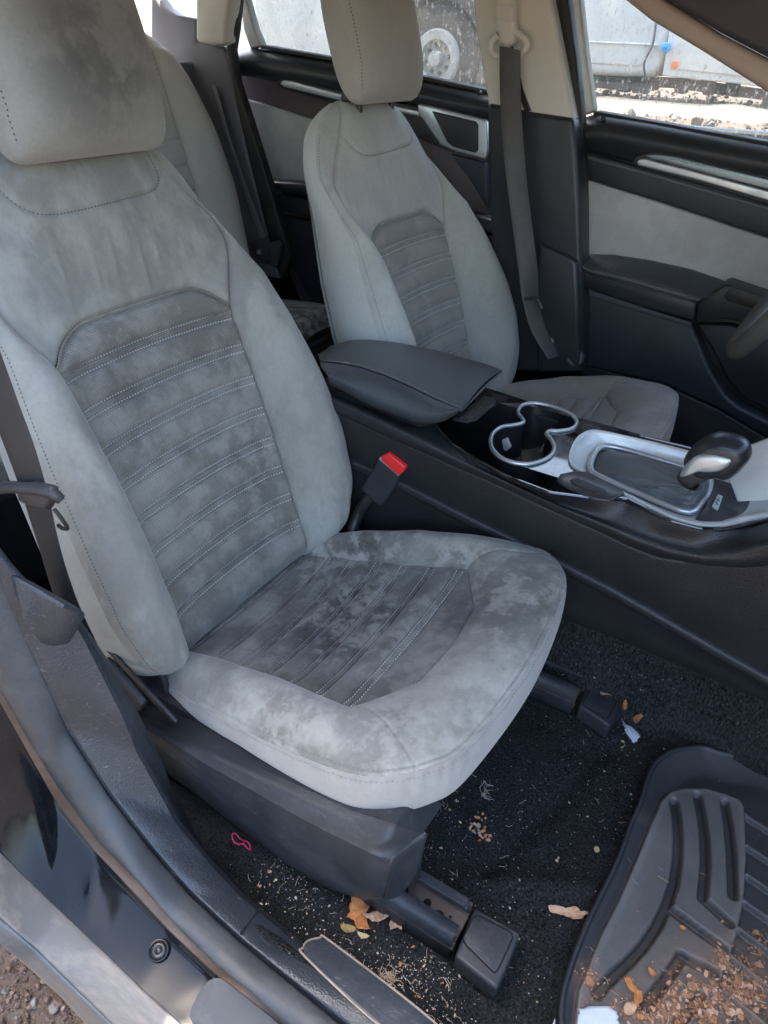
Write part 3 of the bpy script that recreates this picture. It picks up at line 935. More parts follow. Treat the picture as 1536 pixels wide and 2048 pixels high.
# ------------------------------------------------------------------ the truck behind the windows
M_TRUCK = worn('white_truck_paint', (.60, .63, .63), (.42, .38, .33), .3, 0, 1.2, .45, 30, .5, 0)
M_TYRE = worn('tyre_rubber', (.035, .034, .033), (.22, .18, .14), .8, 0, 6, .8, 60)
M_HUB = worn('wheel_hub_paint', (.36, .36, .34), (.18, .16, .14), .5, 0, 10, .6, 80)
M_CHAS = worn('chassis_black', (.035, .035, .037), (.16, .12, .09), .7, 0, 6, .6, 50)
def truck():
    Y = 6.0
    t = empty('service_truck', 'white service truck parked beyond the driver side windows', 'truck', tuple(at(1160, 160, 'y', Y) * [1, 1, 0] + [0, 0, .4]))
    root = Vector(t.location)
    def fix(o):
        o.data.transform(Matrix.Translation(-root)); o.parent = t; return o
    def S(name, L, y, th, mat, bev=.02, par=None, seg=3):
        o = yslab(name, L, y, th, mat, None, bev, seg)
        o.data.transform(Matrix.Translation(-root)); o.parent = par or t
        return o
    cab = S('cab', [(1010, -420), (1390, -380), (1352, -40), (1345, 40), (1335, 80), (1318, 142), (1300, 154), (1210, 152), (1060, 140), (990, 132), (985, -100)], Y, 1.9, M_TRUCK, .06)
    S('door', [(1040, -300), (1330, -260), (1316, 40), (1303, 85), (1285, 128), (1275, 133), (1060, 118), (1040, 60)], Y - .012, .05, M_TRUCK, .010, cab)
    S('door_crease', [(1052, 76), (1318, 88), (1317, 92), (1052, 80)], Y - .022, .03, M_TRUCK, .006, cab)
    S('sill_step', [(1120, 158), (1306, 168), (1304, 182), (1250, 180), (1120, 172)], Y + .05, .25, M_CHAS, .01)
    S('step_bracket', [(1262, 172), (1300, 176), (1292, 188), (1264, 186)], Y + .02, .1, M_CHAS, .005)
    box = S('service_box', [(1344, 30), (1400, -200), (1700, -120), (1640, 196), (1497, 170), (1324, 152)], Y - .05, 1.9, M_TRUCK, .012)
    S('box_door', [(1352, 40), (1410, -150), (1660, -80), (1620, 176), (1480, 152), (1340, 137)], Y - .062, .03, M_TRUCK, .006, box)
    ref = S('orange_reflector', [(1342, 128), (1345, 123), (1351, 121), (1356, 124), (1357, 130), (1354, 136), (1348, 138), (1343, 135)], Y - .075, .02, simple('reflector_orange', (.75, .18, .03), .3), .004, box)
    cap = S('blue_fuel_cap', [(1321, 92), (1326, 86), (1333, 84), (1338, 88), (1338, 98), (1334, 105), (1326, 106), (1322, 102)], Y - .11, .09, simple('cap_blue', (.03, .35, .75), .4), .01)
    S('cap_grip', [(1325, 93), (1335, 91), (1336, 97), (1326, 99)], Y - .13, .03, simple('cap_blue_dark', (.02, .22, .52), .4), .004, cap)
    S('chassis_rail', [(1000, 138), (1210, 152), (1340, 158), (1500, 180), (1640, 200), (1640, 214), (1500, 197), (1340, 176), (1210, 172), (1000, 158)], Y + .4, .5, M_CHAS, .01)
    for k, px in enumerate((1230, 1345, 1400, 1450)):
        S('mud_bracket', [(px, 160), (px + 26, 163), (px + 20, 186 + 3 * k), (px + 4, 182 + 3 * k)], Y + .3, .2, M_CHAS, .01)
    # hose hanging down
    P = [at(1312, 45, 'y', Y - .05), at(1305, 90, 'y', Y - .08), at(1288, 130, 'y', Y - .1), at(1295, 185, 'y', Y - .1), at(1270, 228, 'y', Y - .3)]
    fix(link('hose', mesh_from(*tube(cat_curve(P, 8), .008, 8), 'hose'), M_CHAS))
    # bonnet and wing in front of the wheel, arch, wheel
    S('bonnet', [(455, -260), (760, -330), (985, -300), (985, 0), (975, 60), (968, 30), (940, 5), (900, -8), (850, -5), (812, 20), (795, 70), (790, 140), (700, 132), (560, 112), (455, 92)], Y - .02, 1.8, M_TRUCK, .05)
    def ring(cx, cz, r0, r1, y, th, mat, name, par, n=48, lumps=0):
        V, Fa = [], []
        for i in range(n):
            a = 2 * PI * i / n
            k = 1 + (lumps * (1 if i % 2 else 0))
            for r, yy in ((r0, y), (r1 * .93, y), (r1 * k, y + th * .15), (r1 * k, y + th), (r0, y + th)):
                V.append((cx + r * math.cos(a), yy, cz + r * math.sin(a)))
        for i in range(n):
            j = (i + 1) % n
            for q in range(5):
                q2 = (q + 1) % 5
                Fa.append((i * 5 + q, i * 5 + q2, j * 5 + q2, j * 5 + q))
        o = link(name, mesh_from(V, Fa, name, 30), mat); o.data.transform(Matrix.Translation(-root)); o.parent = par; return o
    c = at(872, 118, 'y', Y)
    e2 = at(962, 112, 'y', Y)
    Rw = e2[0] - c[0]
    ring(c[0], c[2], Rw * 1.02, Rw * 1.28, Y - .03, .25, M_CHAS, 'wheel_arch', t)
    wh = ring(c[0], c[2], Rw * .50, Rw * .97, Y + .02, .26, M_TYRE, 'wheel', t, 72, .015)
    ring(c[0], c[2], Rw * .34, Rw * .52, Y - .015, .12, M_HUB, 'rim', wh)
    ring(c[0], c[2], .001, Rw * .36, Y + .05, .1, M_HUB, 'hub_disc', wh)
    ring(c[0], c[2], .001, Rw * .14, Y - .05, .15, M_HUB, 'hub_cap', wh, 24)
    for k in range(8):
        a = k * PI / 4 + .2
        ring(c[0] + Rw * .25 * math.cos(a), c[2] + Rw * .25 * math.sin(a), .0005, Rw * .035, Y + .03, .04, M_CHAS, 'wheel_nut', wh, 8)
    c2 = at(1640, 230, 'y', Y)
    ring(c2[0], c2[2], Rw * .45, Rw * .95, Y + .02, .26, M_TYRE, 'wheel', t, 72, .015)
truck()

# ------------------------------------------------------------------ carpet (cabin floor)
def carpet():
    gx = np.r_[np.linspace(-1.75, -.8, 60), np.linspace(-.795, .45, 300), np.linspace(.46, .9, 20)]
    gy = np.linspace(-.765, .70, 330)
    X, Y = np.meshgrid(gx, gy)
    tun = np.clip((Y + .150) / .055, 0, 1) * np.clip((.150 - Y) / .055, 0, 1)
    Z = .150 * tun ** .8
    sd_ = np.clip((-.675 - Y) / .075, 0, 1); Z += .075 * sd_ ** 1.5
    Z += .004 * np.sin(X * 11 + 2 * np.sin(Y * 9)) * np.sin(Y * 13 + 1) + .0025 * np.sin(X * 27 + Y * 19)
    for (x0, y0, x1, y1, h, w_) in ((-.14, -.53, .0, -.46, .012, .02), (-.13, -.50, -.05, -.21, -.010, .018), (-.02, -.56, .01, -.40, .007, .03), (-.10, -.24, .0, -.20, -.006, .02)):
        d = polyline_dist(X, Y, np.array([(x0, y0), (x1, y1)])); Z += h * np.exp(-(d / w_) ** 2)
    Z += np.clip(X - .45, 0, 1) ** 2 * 1.2
    m, nt, b = new_mat('black_carpet')
    tc = nt.nodes.new('ShaderNodeTexCoord'); v = tc.outputs['Object']
    mp = nt.nodes.new('ShaderNodeMapping'); mp.inputs['Scale'].default_value = (1, 1, .3); nt.links.new(v, mp.inputs[0])
    f = noise(nt, mp.outputs[0], 330, 4, .8); g = noise(nt, v, 5, 5, .65, .4); s = noise(nt, mp.outputs[0], 330, 2, .6)
    c = mixc(nt, ramp(nt, f, [(.38, 0), (.62, 1)]), (.003, .0035, .004), (.044, .046, .048))
    c = mixc(nt, mth(nt, 'MULTIPLY', ramp(nt, g, [(.45, 0), (.75, 1)]), .35), c, (.06, .06, .058))
    c = mixc(nt, mth(nt, 'MULTIPLY', ramp(nt, s, [(.715, 0), (.76, 1)]), .7), c, (.28, .27, .25))
    nt.links.new(c, b.inputs['Base Color']); b.inputs['Roughness'].default_value = 1; b.inputs['Specular IOR Level'].default_value = .05
    bump(nt, b, f, 1.0, .004)
    o = link('floor_carpet', grid_mesh(np.stack([X, Y, Z], -1), 'floor_carpet', ang=180), m)
    o['kind'] = 'structure'
    return lambda x, y: float(Z[np.argmin(abs(gy - y)), np.argmin(abs(gx - x))])
cz = carpet()

# ------------------------------------------------------------------ the car body: sill, pillars, roof
car = empty('car', 'black car body with open near door seen across its dusty sill', 'car')
def mixed(L):
    return [at(p[0], p[1], p[2], p[3]) for p in L]
L1 = mixed([(20, 1165, 'y', -.735), (75, 1185, 'y', -.735), (130, 1213, 'y', -.732), (175, 1290, 'y', -.728), (215, 1370, 'y', -.728), (250, 1440, 'y', -.728), (275, 1505, 'y', -.728), (350, 1640, 'y', -.728), (420, 1725, 'y', -.730), (480, 1790, 'y', -.733), (600, 1890, 'y', -.733), (740, 1978, 'y', -.733), (880, 2058, 'y', -.733), (1100, 2170, 'y', -.733)])
L2 = mixed([(-60, 990, 'y', -.77), (0, 1150, 'y', -.77), (45, 1255, 'y', -.77), (95, 1360, 'y', -.77), (140, 1460, 'y', -.77), (220, 1585, 'y', -.77), (300, 1690, 'y', -.77), (380, 1783, 'y', -.772), (480, 1876, 'y', -.774), (575, 1955, 'y', -.776), (690, 2048, 'y', -.778), (900, 2190, 'y', -.778)])
L2b = L2
L3 = mixed([(-60, 1250, 'y', -.80), (0, 1370, 'y', -.80), (65, 1485, 'y', -.80), (125, 1580, 'y', -.80), (200, 1680, 'y', -.80), (280, 1760, 'y', -.803), (350, 1840, 'y', -.805), (435, 1925, 'y', -.807), (500, 1975, 'y', -.808), (575, 2048, 'y', -.808), (760, 2180, 'y', -.808)])
L3b = mixed([(-60, 1290, 'y', -.805), (0, 1405, 'y', -.805), (60, 1512, 'y', -.805), (110, 1600, 'y', -.805), (190, 1702, 'y', -.806), (250, 1765, 'y', -.81), (340, 1862, 'y', -.812), (420, 1938, 'y', -.814), (480, 1988, 'y', -.815), (545, 2048, 'y', -.815), (730, 2190, 'y', -.815)])
L4 = mixed([(-80, 1630, 'z', 0.2), (0, 1705, 'z', 0.165), (50, 1755, 'z', 0.135), (125, 1827, 'z', 0.1), (200, 1897, 'z', 0.075), (280, 1975, 'z', 0.06), (360, 2048, 'z', 0.05), (520, 2190, 'z', 0.05)])
L5 = mixed([(-80, 1755, 'z', 0.185), (0, 1835, 'z', 0.14), (75, 1900, 'z', 0.095), (150, 1975, 'z', 0.06), (225, 2048, 'z', 0.04), (370, 2190, 'z', 0.03)])
L6 = mixed([(-80, 1830, 'z', 0.155), (0, 1888, 'z', 0.11), (60, 1938, 'z', 0.065), (125, 1997, 'z', 0.03), (170, 2048, 'z', 0.01), (300, 2190, 'z', 0.0)])
def mid(A_, B_, t, off=(0, 0, 0), n=60):
    a = resample(A_, n); b = resample(B_, n)
    return a + (b - a) * t + np.array(off)
def dn(A_, off):
    return np.array(A_) + np.array(off)
# inner trim: from carpet up over the sill
trim = loft('sill_trim', [dn(resample(L1, 90), (0, .035, -.12)), dn(resample(L1, 90), (0, .010, -.02)), resample(L1, 90), mid(L1, L2, .08, (0, -.000, .004), 90), mid(L1, L2, .5, (0, 0, .005), 90), mid(L1, L2, .93, (0, 0, .004), 90), resample(L2, 90), dn(resample(L2, 90), (0, -.002, -.012))], M_SILL, car, 90, 60, 4)
# door seal, a fat rounded rubber lip
loft('door_seal', [dn(resample(L2, 90), (0, -.001, -.012)), mid(L2, L3, .10, (0, -.002, .004), 90), mid(L2, L3, .35, (0, -.010, .010), 90), mid(L2, L3, .65, (0, -.012, .008), 90), mid(L2, L3, .92, (0, -.006, .002), 90), resample(L3, 90), dn(resample(L3, 90), (0, .012, -.010))], M_SEAL, car, 90, 80, 5)
loft('seal_flange', [dn(resample(L3, 90), (0, .008, -.006)), mid(L3, L3b, .4, (0, .004, -.008), 90), resample(L3b, 90)], worn('brown_flange', (.05, .03, .02), (.22, .15, .1), .5, 0, 9, .6, 80), car, 90, 80, 2)
paint = loft('rocker_panel', [dn(resample(L3b, 90), (0, .004, -.004)), resample(L3b, 90), mid(L3b, L4, .08, (0, 0, -.005), 90), mid(L3b, L4, .3, (0, 0, -.006), 90), mid(L3b, L4, .6, (0, 0, -.004), 90), mid(L3b, L4, .94, (0, 0, 0), 90), resample(L4, 90), dn(resample(L4, 90), (0, .004, -.008))], M_PAINT, car, 90, 80, 4)
loft('rocker_cover', [dn(resample(L4, 90), (0, .004, -.004)), mid(L4, L4, 0, (0, -.002, .001), 90), mid(L4, L5, .5, (0, -.004, .003), 90), mid(L4, L5, .95, (0, -.001, 0), 90), dn(resample(L5, 90), (0, .003, -.006))], M_ROCK, car, 90, 80, 4)
loft('rocker_edge', [dn(resample(L5, 90), (0, .003, -.005)), mid(L5, L5, 0, (0, -.002, -.002), 90), mid(L5, L6, .5, (0, -.003, .001), 90), resample(L6, 90), dn(resample(L6, 90), (0, .02, -.05)), dn(resample(L6, 90), (0, .1, -.12))], M_ROCK2, car, 90, 80, 4)
# seam in the trim, scuff plate and its letter-shaped mark
P = [mid(L1, L2, t, (0, 0, .0056))[0] for t in (0, 1)]
def on_trim(px, py, lift=.0):
    p = at(px, py, 'y', -.745); return p
SEAMP = [(478, 1871), (505, 1840), (545, 1790)]
def trim_pt(px, py, lift=0.0):
    """where a photograph ray meets the sill trim (plane through L1 and L2 near there)"""
    a = np.array(L1); b = np.array(L2)
    d = ROT @ np.array([px - 768.0, -(py - 1024.0), -F_PX])
    best = None
    A2 = resample(L1, 90); B2 = resample(L2, 90)
    for i in range(89):
        p0, p1, p2 = A2[i], A2[i + 1], B2[i]
        nn = np.cross(p1 - p0, p2 - p0); nn /= np.linalg.norm(nn)
        t = ((p0 - CAM) @ nn) / (d @ nn); P_ = CAM + t * d
        e = np.linalg.norm(P_ - (A2[i] + B2[i]) / 2)
        if best is None or e < best[0]: best = (e, P_, nn)
    nn = best[2] if best[2][2] > 0 else -best[2]
    return best[1] + nn * (lift + .0045), nn
P = [trim_pt(*p)[0] for p in [(478, 1873), (500, 1845), (520, 1820), (547, 1790)]]
link('trim_joint', mesh_from(*tube(cat_curve(P, 6), .0011, 6), 'trim_joint'), M_DARK, trim)
SC_ = [(605, 1905), (612, 1892), (638, 1885), (660, 1892), (870, 2052), (860, 2075), (780, 2075), (610, 1925)]
sp, sn = zip(*[trim_pt(*p) for p in SC_])
scm = slab('scuff_plate', np.array(sp) + np.array(sn[0]) * .0012, -np.array(sn[0]) * .004, plastic('scuff_plate_plastic', (.026, .032, .041), .42, 450, .4, .3, (.2, .21, .23), scr=.6), trim, .001, 2)
ring_ = [trim_pt(*p, .0012)[0] for p in SC_]
link('scuff_plate_edge', mesh_from(*tube(cat_curve(ring_, 5, True), .0013, 6, closed=True), 'scuff_plate_edge'), worn('dirt_line', (.30, .25, .20), (.12, .1, .09), .8, 0, 20, .7), trim)
# faint emblem pressed into the plate
for L in ([(752, 2012), (760, 2006), (800, 2034)], [(760, 2018), (790, 2042)], [(744, 2012), (752, 2020)]):
    P = [trim_pt(*p, .0018)[0] for p in L]
    link('pressed_mark', mesh_from(*tube(P, .0008, 5), 'pressed_mark'), M_SILL, scm)
# round plug in the painted sill, and a recess cover
def paint_pt(px, py, lift=0.0):
    d = ROT @ np.array([px - 768.0, -(py - 1024.0), -F_PX]); best = None
    A2 = resample(L3b, 90); B2 = resample(L4, 90)
    for i in range(89):
        p0, p1, p2 = A2[i], A2[i + 1], B2[i]
        nn = np.cross(p1 - p0, p2 - p0); nn /= np.linalg.norm(nn)
        t = ((p0 - CAM) @ nn) / (d @ nn); P_ = CAM + t * d
        e = np.linalg.norm(P_ - (A2[i] + B2[i]) / 2)
        if best is None or e < best[0]: best = (e, P_, nn)
    nn = best[2]
    if nn @ (CAM - best[1]) < 0: nn = -nn
    return best[1] + nn * lift, nn
pc, pn = paint_pt(317, 1901)
Q = np.array(Vector(pn).to_track_quat('Z', 'Y').to_matrix())
V, Fa = [], []
prof = [(0, .0005), (.0025, .001), (.0035, -.0005), (.0055, .0015), (.0085, .0015), (.0095, -.0006), (.0115, .0022), (.0125, .0018), (.0132, -.003)]
for i in range(32):
    a = 2 * PI * i / 32
    for r, h in prof: V.append(pc + Q @ np.array([r * math.cos(a) * .9, r * math.sin(a) * .9, h * .7]))
m_ = len(prof)
for i in range(32):
    j = (i + 1) % 32
    for k in range(m_ - 1): Fa.append((i * m_ + k, j * m_ + k, j * m_ + k + 1, i * m_ + k + 1))
link('drain_plug', mesh_from(V, Fa, 'drain_plug', 60), simple('plug_black', (.010, .011, .013), .35), car)
RC = [(392, 2000), (412, 1968), (430, 1957), (455, 1965), (560, 2048), (600, 2090), (470, 2130), (385, 2045)]
rp, rn = zip(*[paint_pt(*p) for p in RC])
slab('sill_recess_cover', np.array(rp) + rn[0] * .003, -np.array(rn[0]) * .008, plastic('recess_cover', (.03, .036, .046), .6, 0, 0, .3), car, .0015, 2, 4)
# pillar foot ledge by the seat
slab('pillar_foot_cap', [at(8, 1138, 'y', -.765), at(70, 1172, 'y', -.757), at(132, 1208, 'y', -.748), at(100, 1266, 'y', -.760), at(76, 1290, 'y', -.768), at(48, 1240, 'y', -.775)], (0, .022, -.030), M_SILL, car, .007, 4)
# near B pillar, out of view, widened and set back to block sun
o = link('near_pillar_sun_block', mesh_from(*merge([box((-.88, -.745, .62), (.14, .14, 1.15)), ]), 'near_pillar_sun_block'), M_BLK, car); bevel(o, .01)
# closed near rear door and body shells, unseen, added to block light
o = link('near_rear_door', mesh_from(*merge([box((-1.32, -.835, .27), (.86, .11, 1.06))]), 'near_rear_door'), M_PAINT, car); bevel(o, .02)
o = link('rear_body', mesh_from(*merge([box((-2.35, 0, .28), (1.1, 1.72, 1.05)), box((-1.95, .80, .28), (.5, .1, 1.05)), box((-.55, .865, .27), (2.6, .05, 1.08))]), 'rear_body'), M_PAINT, car); bevel(o, .02)
o = link('underbody', mesh_from(*box((-.5, 0, -.10), (3.6, 1.52, .06)), 'underbody'), M_DARK, car)
# roof and headliner
V, Fa = [], []
gx = np.linspace(-1.75, .45, 24); gy = np.linspace(-.64, .64, 24)
X, Y = np.meshgrid(gx, gy); Z = 1.235 - .05 * (X + .5) ** 2 - .08 * (Y / .64) ** 4
link('headliner', grid_mesh(np.stack([X, Y, Z - .03], -1), 'headliner', ang=180), M_HEADL, car)
link('roof', grid_mesh(np.stack([X * 1.02, Y * 1.14, Z + .01], -1), 'roof', ang=180), M_PAINT, car)  # unseen outer sheet, widened past the rails to shade the near sill
for sg in (-1, 1):
    P = cat_curve([(-1.75, sg * .64, 1.08), (-1.2, sg * .665, 1.13), (-.5, sg * .67, 1.16), (.1, sg * .67, 1.15), (.45, sg * .64, 1.08)], 8)
    link('roof_rail', mesh_from(*tube(P, .035, 10), 'roof_rail'), M_PAINT, car)
o = link('header_sun_block', mesh_from(*merge([box((-.65, .735, 1.15), (2.2, .15, .05))]), 'header_sun_block'), M_PAINT, car); bevel(o, .01)  # frame box added out of view to keep sun off the driver's armrest
# firewall and dashboard boxes, unseen, added to keep light out at the front
o = link('dashboard', mesh_from(*merge([box((.62, .0, .62), (.36, 1.38, .26)), box((.86, 0, .3), (.12, 1.5, .9))]), 'dashboard'), M_BLK, car); bevel(o, .03)
o = link('bonnet', mesh_from(*box((1.45, 0, .52), (1.2, 1.6, .35)), 'bonnet'), M_PAINT, car); bevel(o, .05)
# windscreen and rear window
slab('windscreen', [(.45, -.58, 1.10), (.45, .58, 1.10), (1.05, .66, .74), (1.05, -.66, .74)], (.004, 0, .006), M_GLASS, car, 0)
slab('rear_window', [(-1.75, -.56, 1.08), (-1.75, .56, 1.08), (-2.35, .58, .86), (-2.35, -.58, .86)], (-.003, 0, .006), M_GLASS, car, 0)

# far B pillar: pale upper trim, black lower trim
yslab('upper_pillar_trim', [(930, -220), (1080, -260), (1100, 0), (1122, 110), (1146, 236), (1147, 262), (1060, 250), (972, 232), (975, 205), (958, 110), (944, 0)], .62, .06, M_BEIGE, car, .010, 4)
yslab('pillar_slot', [(1018, 70), (1030, 110), (1046, 180), (1062, 222), (1049, 222), (1036, 190), (1012, 80)], .617, .01, M_DARK, car, .002)
P_ = [(973, 206), (1010, 212), (1062, 224), (1146, 236), (1152, 300), (1158, 400), (1162, 520), (1163, 640), (1162, 745), (1100, 745), (1000, 742), (985, 600), (978, 400)]
yslab('lower_pillar_trim', P_, .612, .07, M_DOOR, car, .010, 4)
yslab('pillar_trim_bulge', [(1078, 486), (1088, 492), (1140, 515), (1152, 525), (1156, 600), (1158, 745), (1075, 745), (1070, 600)], .595, .05, M_DOOR, car, .012, 4)
yslab('door_aperture_seal', [(1080, -260), (1112, -240), (1135, 0), (1152, 120), (1163, 240), (1168, 400), (1170, 560), (1166, 745), (1156, 745), (1160, 560), (1158, 400), (1148, 240), (1128, 110), (1104, 0)], .655, .04, M_RUB, car, .006, 3)
# A pillar trim crossing the driver's window
yslab('front_pillar_trim', [(1130, -160), (1250, 0), (1300, 40), (1400, 100), (1536, 186), (1700, 290), (1720, 215), (1536, 118), (1440, 68), (1330, 0), (1200, -120)], .66, .05, plastic('front_pillar_beige', (.60, .50, .41), .6, 0, 0, .1), car, .012, 4)
yslab('front_pillar_cover', [(1330, 0), (1440, 66), (1536, 116), (1720, 210), (1720, -200), (1200, -240), (1210, -120)], .64, .06, plastic('front_pillar_dark', (.075, .07, .078), .6, 0, 0, .1), car, .012, 4)
# C pillar
yslab('rear_pillar_trim', [(392, -160), (500, -200), (470, -60), (458, 0), (450, 60), (448, 90), (420, 92), (391, 84), (390, 0)], .60, .05, M_BEIGE, car, .010, 4)
yslab('rear_pillar_lower', [(300, -20), (325, 15), (350, 30), (392, 38), (391, 84), (448, 92), (456, 120), (470, 200), (500, 330), (530, 450), (560, 560), (420, 520), (330, 200), (300, 80)], .64, .05, plastic('rear_pillar_dark', (.13, .125, .14), .55, 500, .2, .2), car, .010, 4)
yslab('rear_door_seal', [(455, -60), (480, -60), (474, 0), (468, 60), (462, 100), (470, 160), (500, 250), (540, 380), (580, 520), (560, 560), (530, 450), (500, 330), (470, 200), (452, 110), (454, 60), (458, 0)], .632, .03, M_RUB, car, .005, 3)

# ------------------------------------------------------------------ far doors
def front_door():
    Y = .70
    t = empty('front_door', 'closed driver door with grey cloth insert and silver handle strip', 'car door', (-.3, Y, .5))
    root = Vector(t.location)
    def S(name, L, y, th, mat, bev=.006, par=None, seg=3, sm=0):
        o = yslab(name, L, y, th, mat, None, bev, seg, sm)
        o.data.transform(Matrix.Translation(-root)); o.parent = par or t
        return o
    S('door_panel', [(1166, 236), (1196, 232), (1560, 296), (1900, 360), (1900, 1200), (1166, 900)], Y + .030, .06, M_DOOR, .004)
    S('window_glass', [(1140, -260), (1186, 240), (1560, 306), (1900, 380), (1900, -100), (1500, -300)], Y + .075, .004, M_GLASS, 0)
    S('window_frame', [(1118, -260), (1140, -250), (1160, 0), (1172, 110), (1188, 222), (1166, 232), (1150, 120), (1136, 0)], Y + .03, .035, M_BEIGE2, .005)
    S('window_seal', [(1186, 222), (1536, 284), (1900, 350), (1900, 362), (1536, 296), (1186, 232)], Y + .02, .05, M_RUB, .002)
    # rounded belt roll
    def prof_loft(name, rowsP, mat, n=60, sub=5, par=None):
        o = loft(name, rowsP, mat, None, n, 80, sub)
        o.data.transform(Matrix.Translation(-root)); o.parent = par or t; return o
    top = [(1168, 236), (1196, 229), (1300, 246), (1536, 290), (1900, 360)]
    m1 = [(1167, 250), (1196, 246), (1300, 264), (1536, 310), (1900, 385)]
    m2 = [(1167, 272), (1196, 270), (1300, 290), (1536, 334), (1900, 410)]
    b1 = [(1168, 292), (1196, 300), (1290, 324), (1536, 372), (1900, 450)]
    b2 = [(1168, 300), (1196, 308), (1290, 332), (1536, 380), (1900, 458)]
    prof_loft('belt_roll', [pts_at(top, 'y', Y + .05), pts_at(top, 'y', Y + .020), pts_at(m1, 'y', Y - .012), pts_at(m2, 'y', Y - .022), pts_at(b1, 'y', Y - .006), pts_at(b2, 'y', Y + .02)], M_DOOR)
    S('mid_band', [(1168, 304), (1290, 338), (1536, 404), (1900, 500), (1900, 580), (1536, 474), (1300, 396), (1170, 358)], Y + .012, .03, M_DOOR2, .003)
    S('band_line', [(1169, 310), (1290, 343), (1536, 414), (1900, 520), (1900, 526), (1536, 421), (1290, 350), (1169, 317)], Y + .008, .02, worn('grey_bead', (.10, .11, .115), (.2, .2, .2), .4), .001)
    h = S('handle_surround', [(1264, 323), (1272, 312), (1300, 303), (1340, 306), (1536, 352), (1900, 440), (1900, 520), (1536, 412), (1400, 370), (1275, 335)], Y - .020, .03, M_BLK, .004, seg=4)
    S('handle_recess', [(1290, 311), (1310, 308), (1345, 312), (1536, 358), (1900, 445), (1900, 480), (1536, 379), (1420, 350), (1300, 318)], Y - .024, .02, worn('brushed_blue_grey', (.22, .28, .31), (.35, .38, .38), .25, .8, 4, .5, 200, 0, .05, stretch=(.3, 1, 8)), .002, h)
    S('handle_strip', [(1273, 325), (1279, 318), (1290, 317), (1420, 351), (1536, 382), (1900, 484), (1900, 508), (1536, 402), (1400, 362), (1276, 331)], Y - .030, .02, M_CHROME, .003, h, 4)
    S('cloth_insert', [(1171, 366), (1176, 361), (1300, 400), (1536, 478), (1900, 610), (1900, 760), (1536, 640), (1400, 610), (1172, 560)], Y + .012, .02, M_DOORC, .004)
    # arm rest
    a0 = [(1170, 514), (1176, 509), (1230, 511), (1300, 522), (1380, 540), (1440, 560), (1452, 566)]
    a1 = [(1168, 524), (1180, 524), (1240, 532), (1300, 546), (1370, 566), (1425, 585), (1436, 588)]
    a2 = [(1166, 532), (1176, 538), (1240, 553), (1300, 570), (1350, 584), (1398, 598), (1404, 598)]
    a3 = [(1166, 540), (1180, 548), (1240, 564), (1300, 582), (1345, 594), (1390, 606), (1394, 606)]
    arm = prof_loft('armrest', [pts_at(a0, 'y', Y + .02), pts_at(a0, 'y', Y + .0), pts_at(a1, 'y', Y - .05), pts_at(a2, 'y', Y - .072), pts_at(a3, 'y', Y - .066), pts_at(a3, 'y', Y - .03)], M_LEATH, 50, 5)
    ar = S('armrest_body', [(1164, 540), (1240, 560), (1300, 578), (1394, 604), (1388, 642), (1300, 618), (1164, 574)], Y - .058, .07, M_DOOR, .005)
    P = [p - np.array(root) for p in cat_curve(pts_at([(1168, 539), (1182, 546), (1240, 562), (1300, 580), (1350, 594), (1390, 604)], 'y', Y - .0695), 12)]
    stitches([P], [np.tile([0, -1., .2], (len(P), 1))], M_THREAD, arm, L=.004, gap=.006, r=.0007)
    S('pull_cup', [(1394, 604), (1452, 568), (1536, 596), (1640, 640), (1640, 720), (1536, 660), (1460, 640), (1392, 642)], Y - .056, .07, M_DOOR, .006)
    S('pull_cup_recess', [(1448, 594), (1462, 572), (1536, 596), (1536, 628), (1455, 602)], Y - .060, .01, M_DARK, .002)
    S('lower_panel', [(1164, 578), (1300, 622), (1382, 646), (1400, 690), (1420, 740), (1450, 790), (1480, 815), (1536, 842), (1700, 900), (1700, 940), (1536, 878), (1440, 820), (1330, 770), (1164, 730)], Y - .02, .05, M_DOOR2, .008, seg=4)
    S('panel_ledge', [(1164, 574), (1300, 619), (1384, 645), (1382, 655), (1300, 631), (1164, 588)], Y - .03, .03, worn('ledge_grey', (.06, .068, .08), (.13, .13, .13), .45), .003)
    S('map_pocket', [(1392, 648), (1460, 650), (1560, 680), (1760, 720), (1760, 880), (1560, 830), (1490, 800), (1455, 760), (1425, 700)], Y + .006, .03, M_BLK, .006)
    S('door_bottom', [(1164, 730), (1330, 770), (1440, 820), (1536, 878), (1700, 940), (1700, 1100), (1164, 900)], Y - .005, .05, M_BLK, .006)
    for (x, y) in ((1208, 241),):
        c = at(x, y, 'y', Y - .006)
        V, Fa = tube([c, c + np.array([0, -.010, .004])], .0055, 16)
        o = link('trim_screw', mesh_from(V, Fa, 'trim_screw'), M_BLK, t); o.data.transform(Matrix.Translation(-root))
front_door()

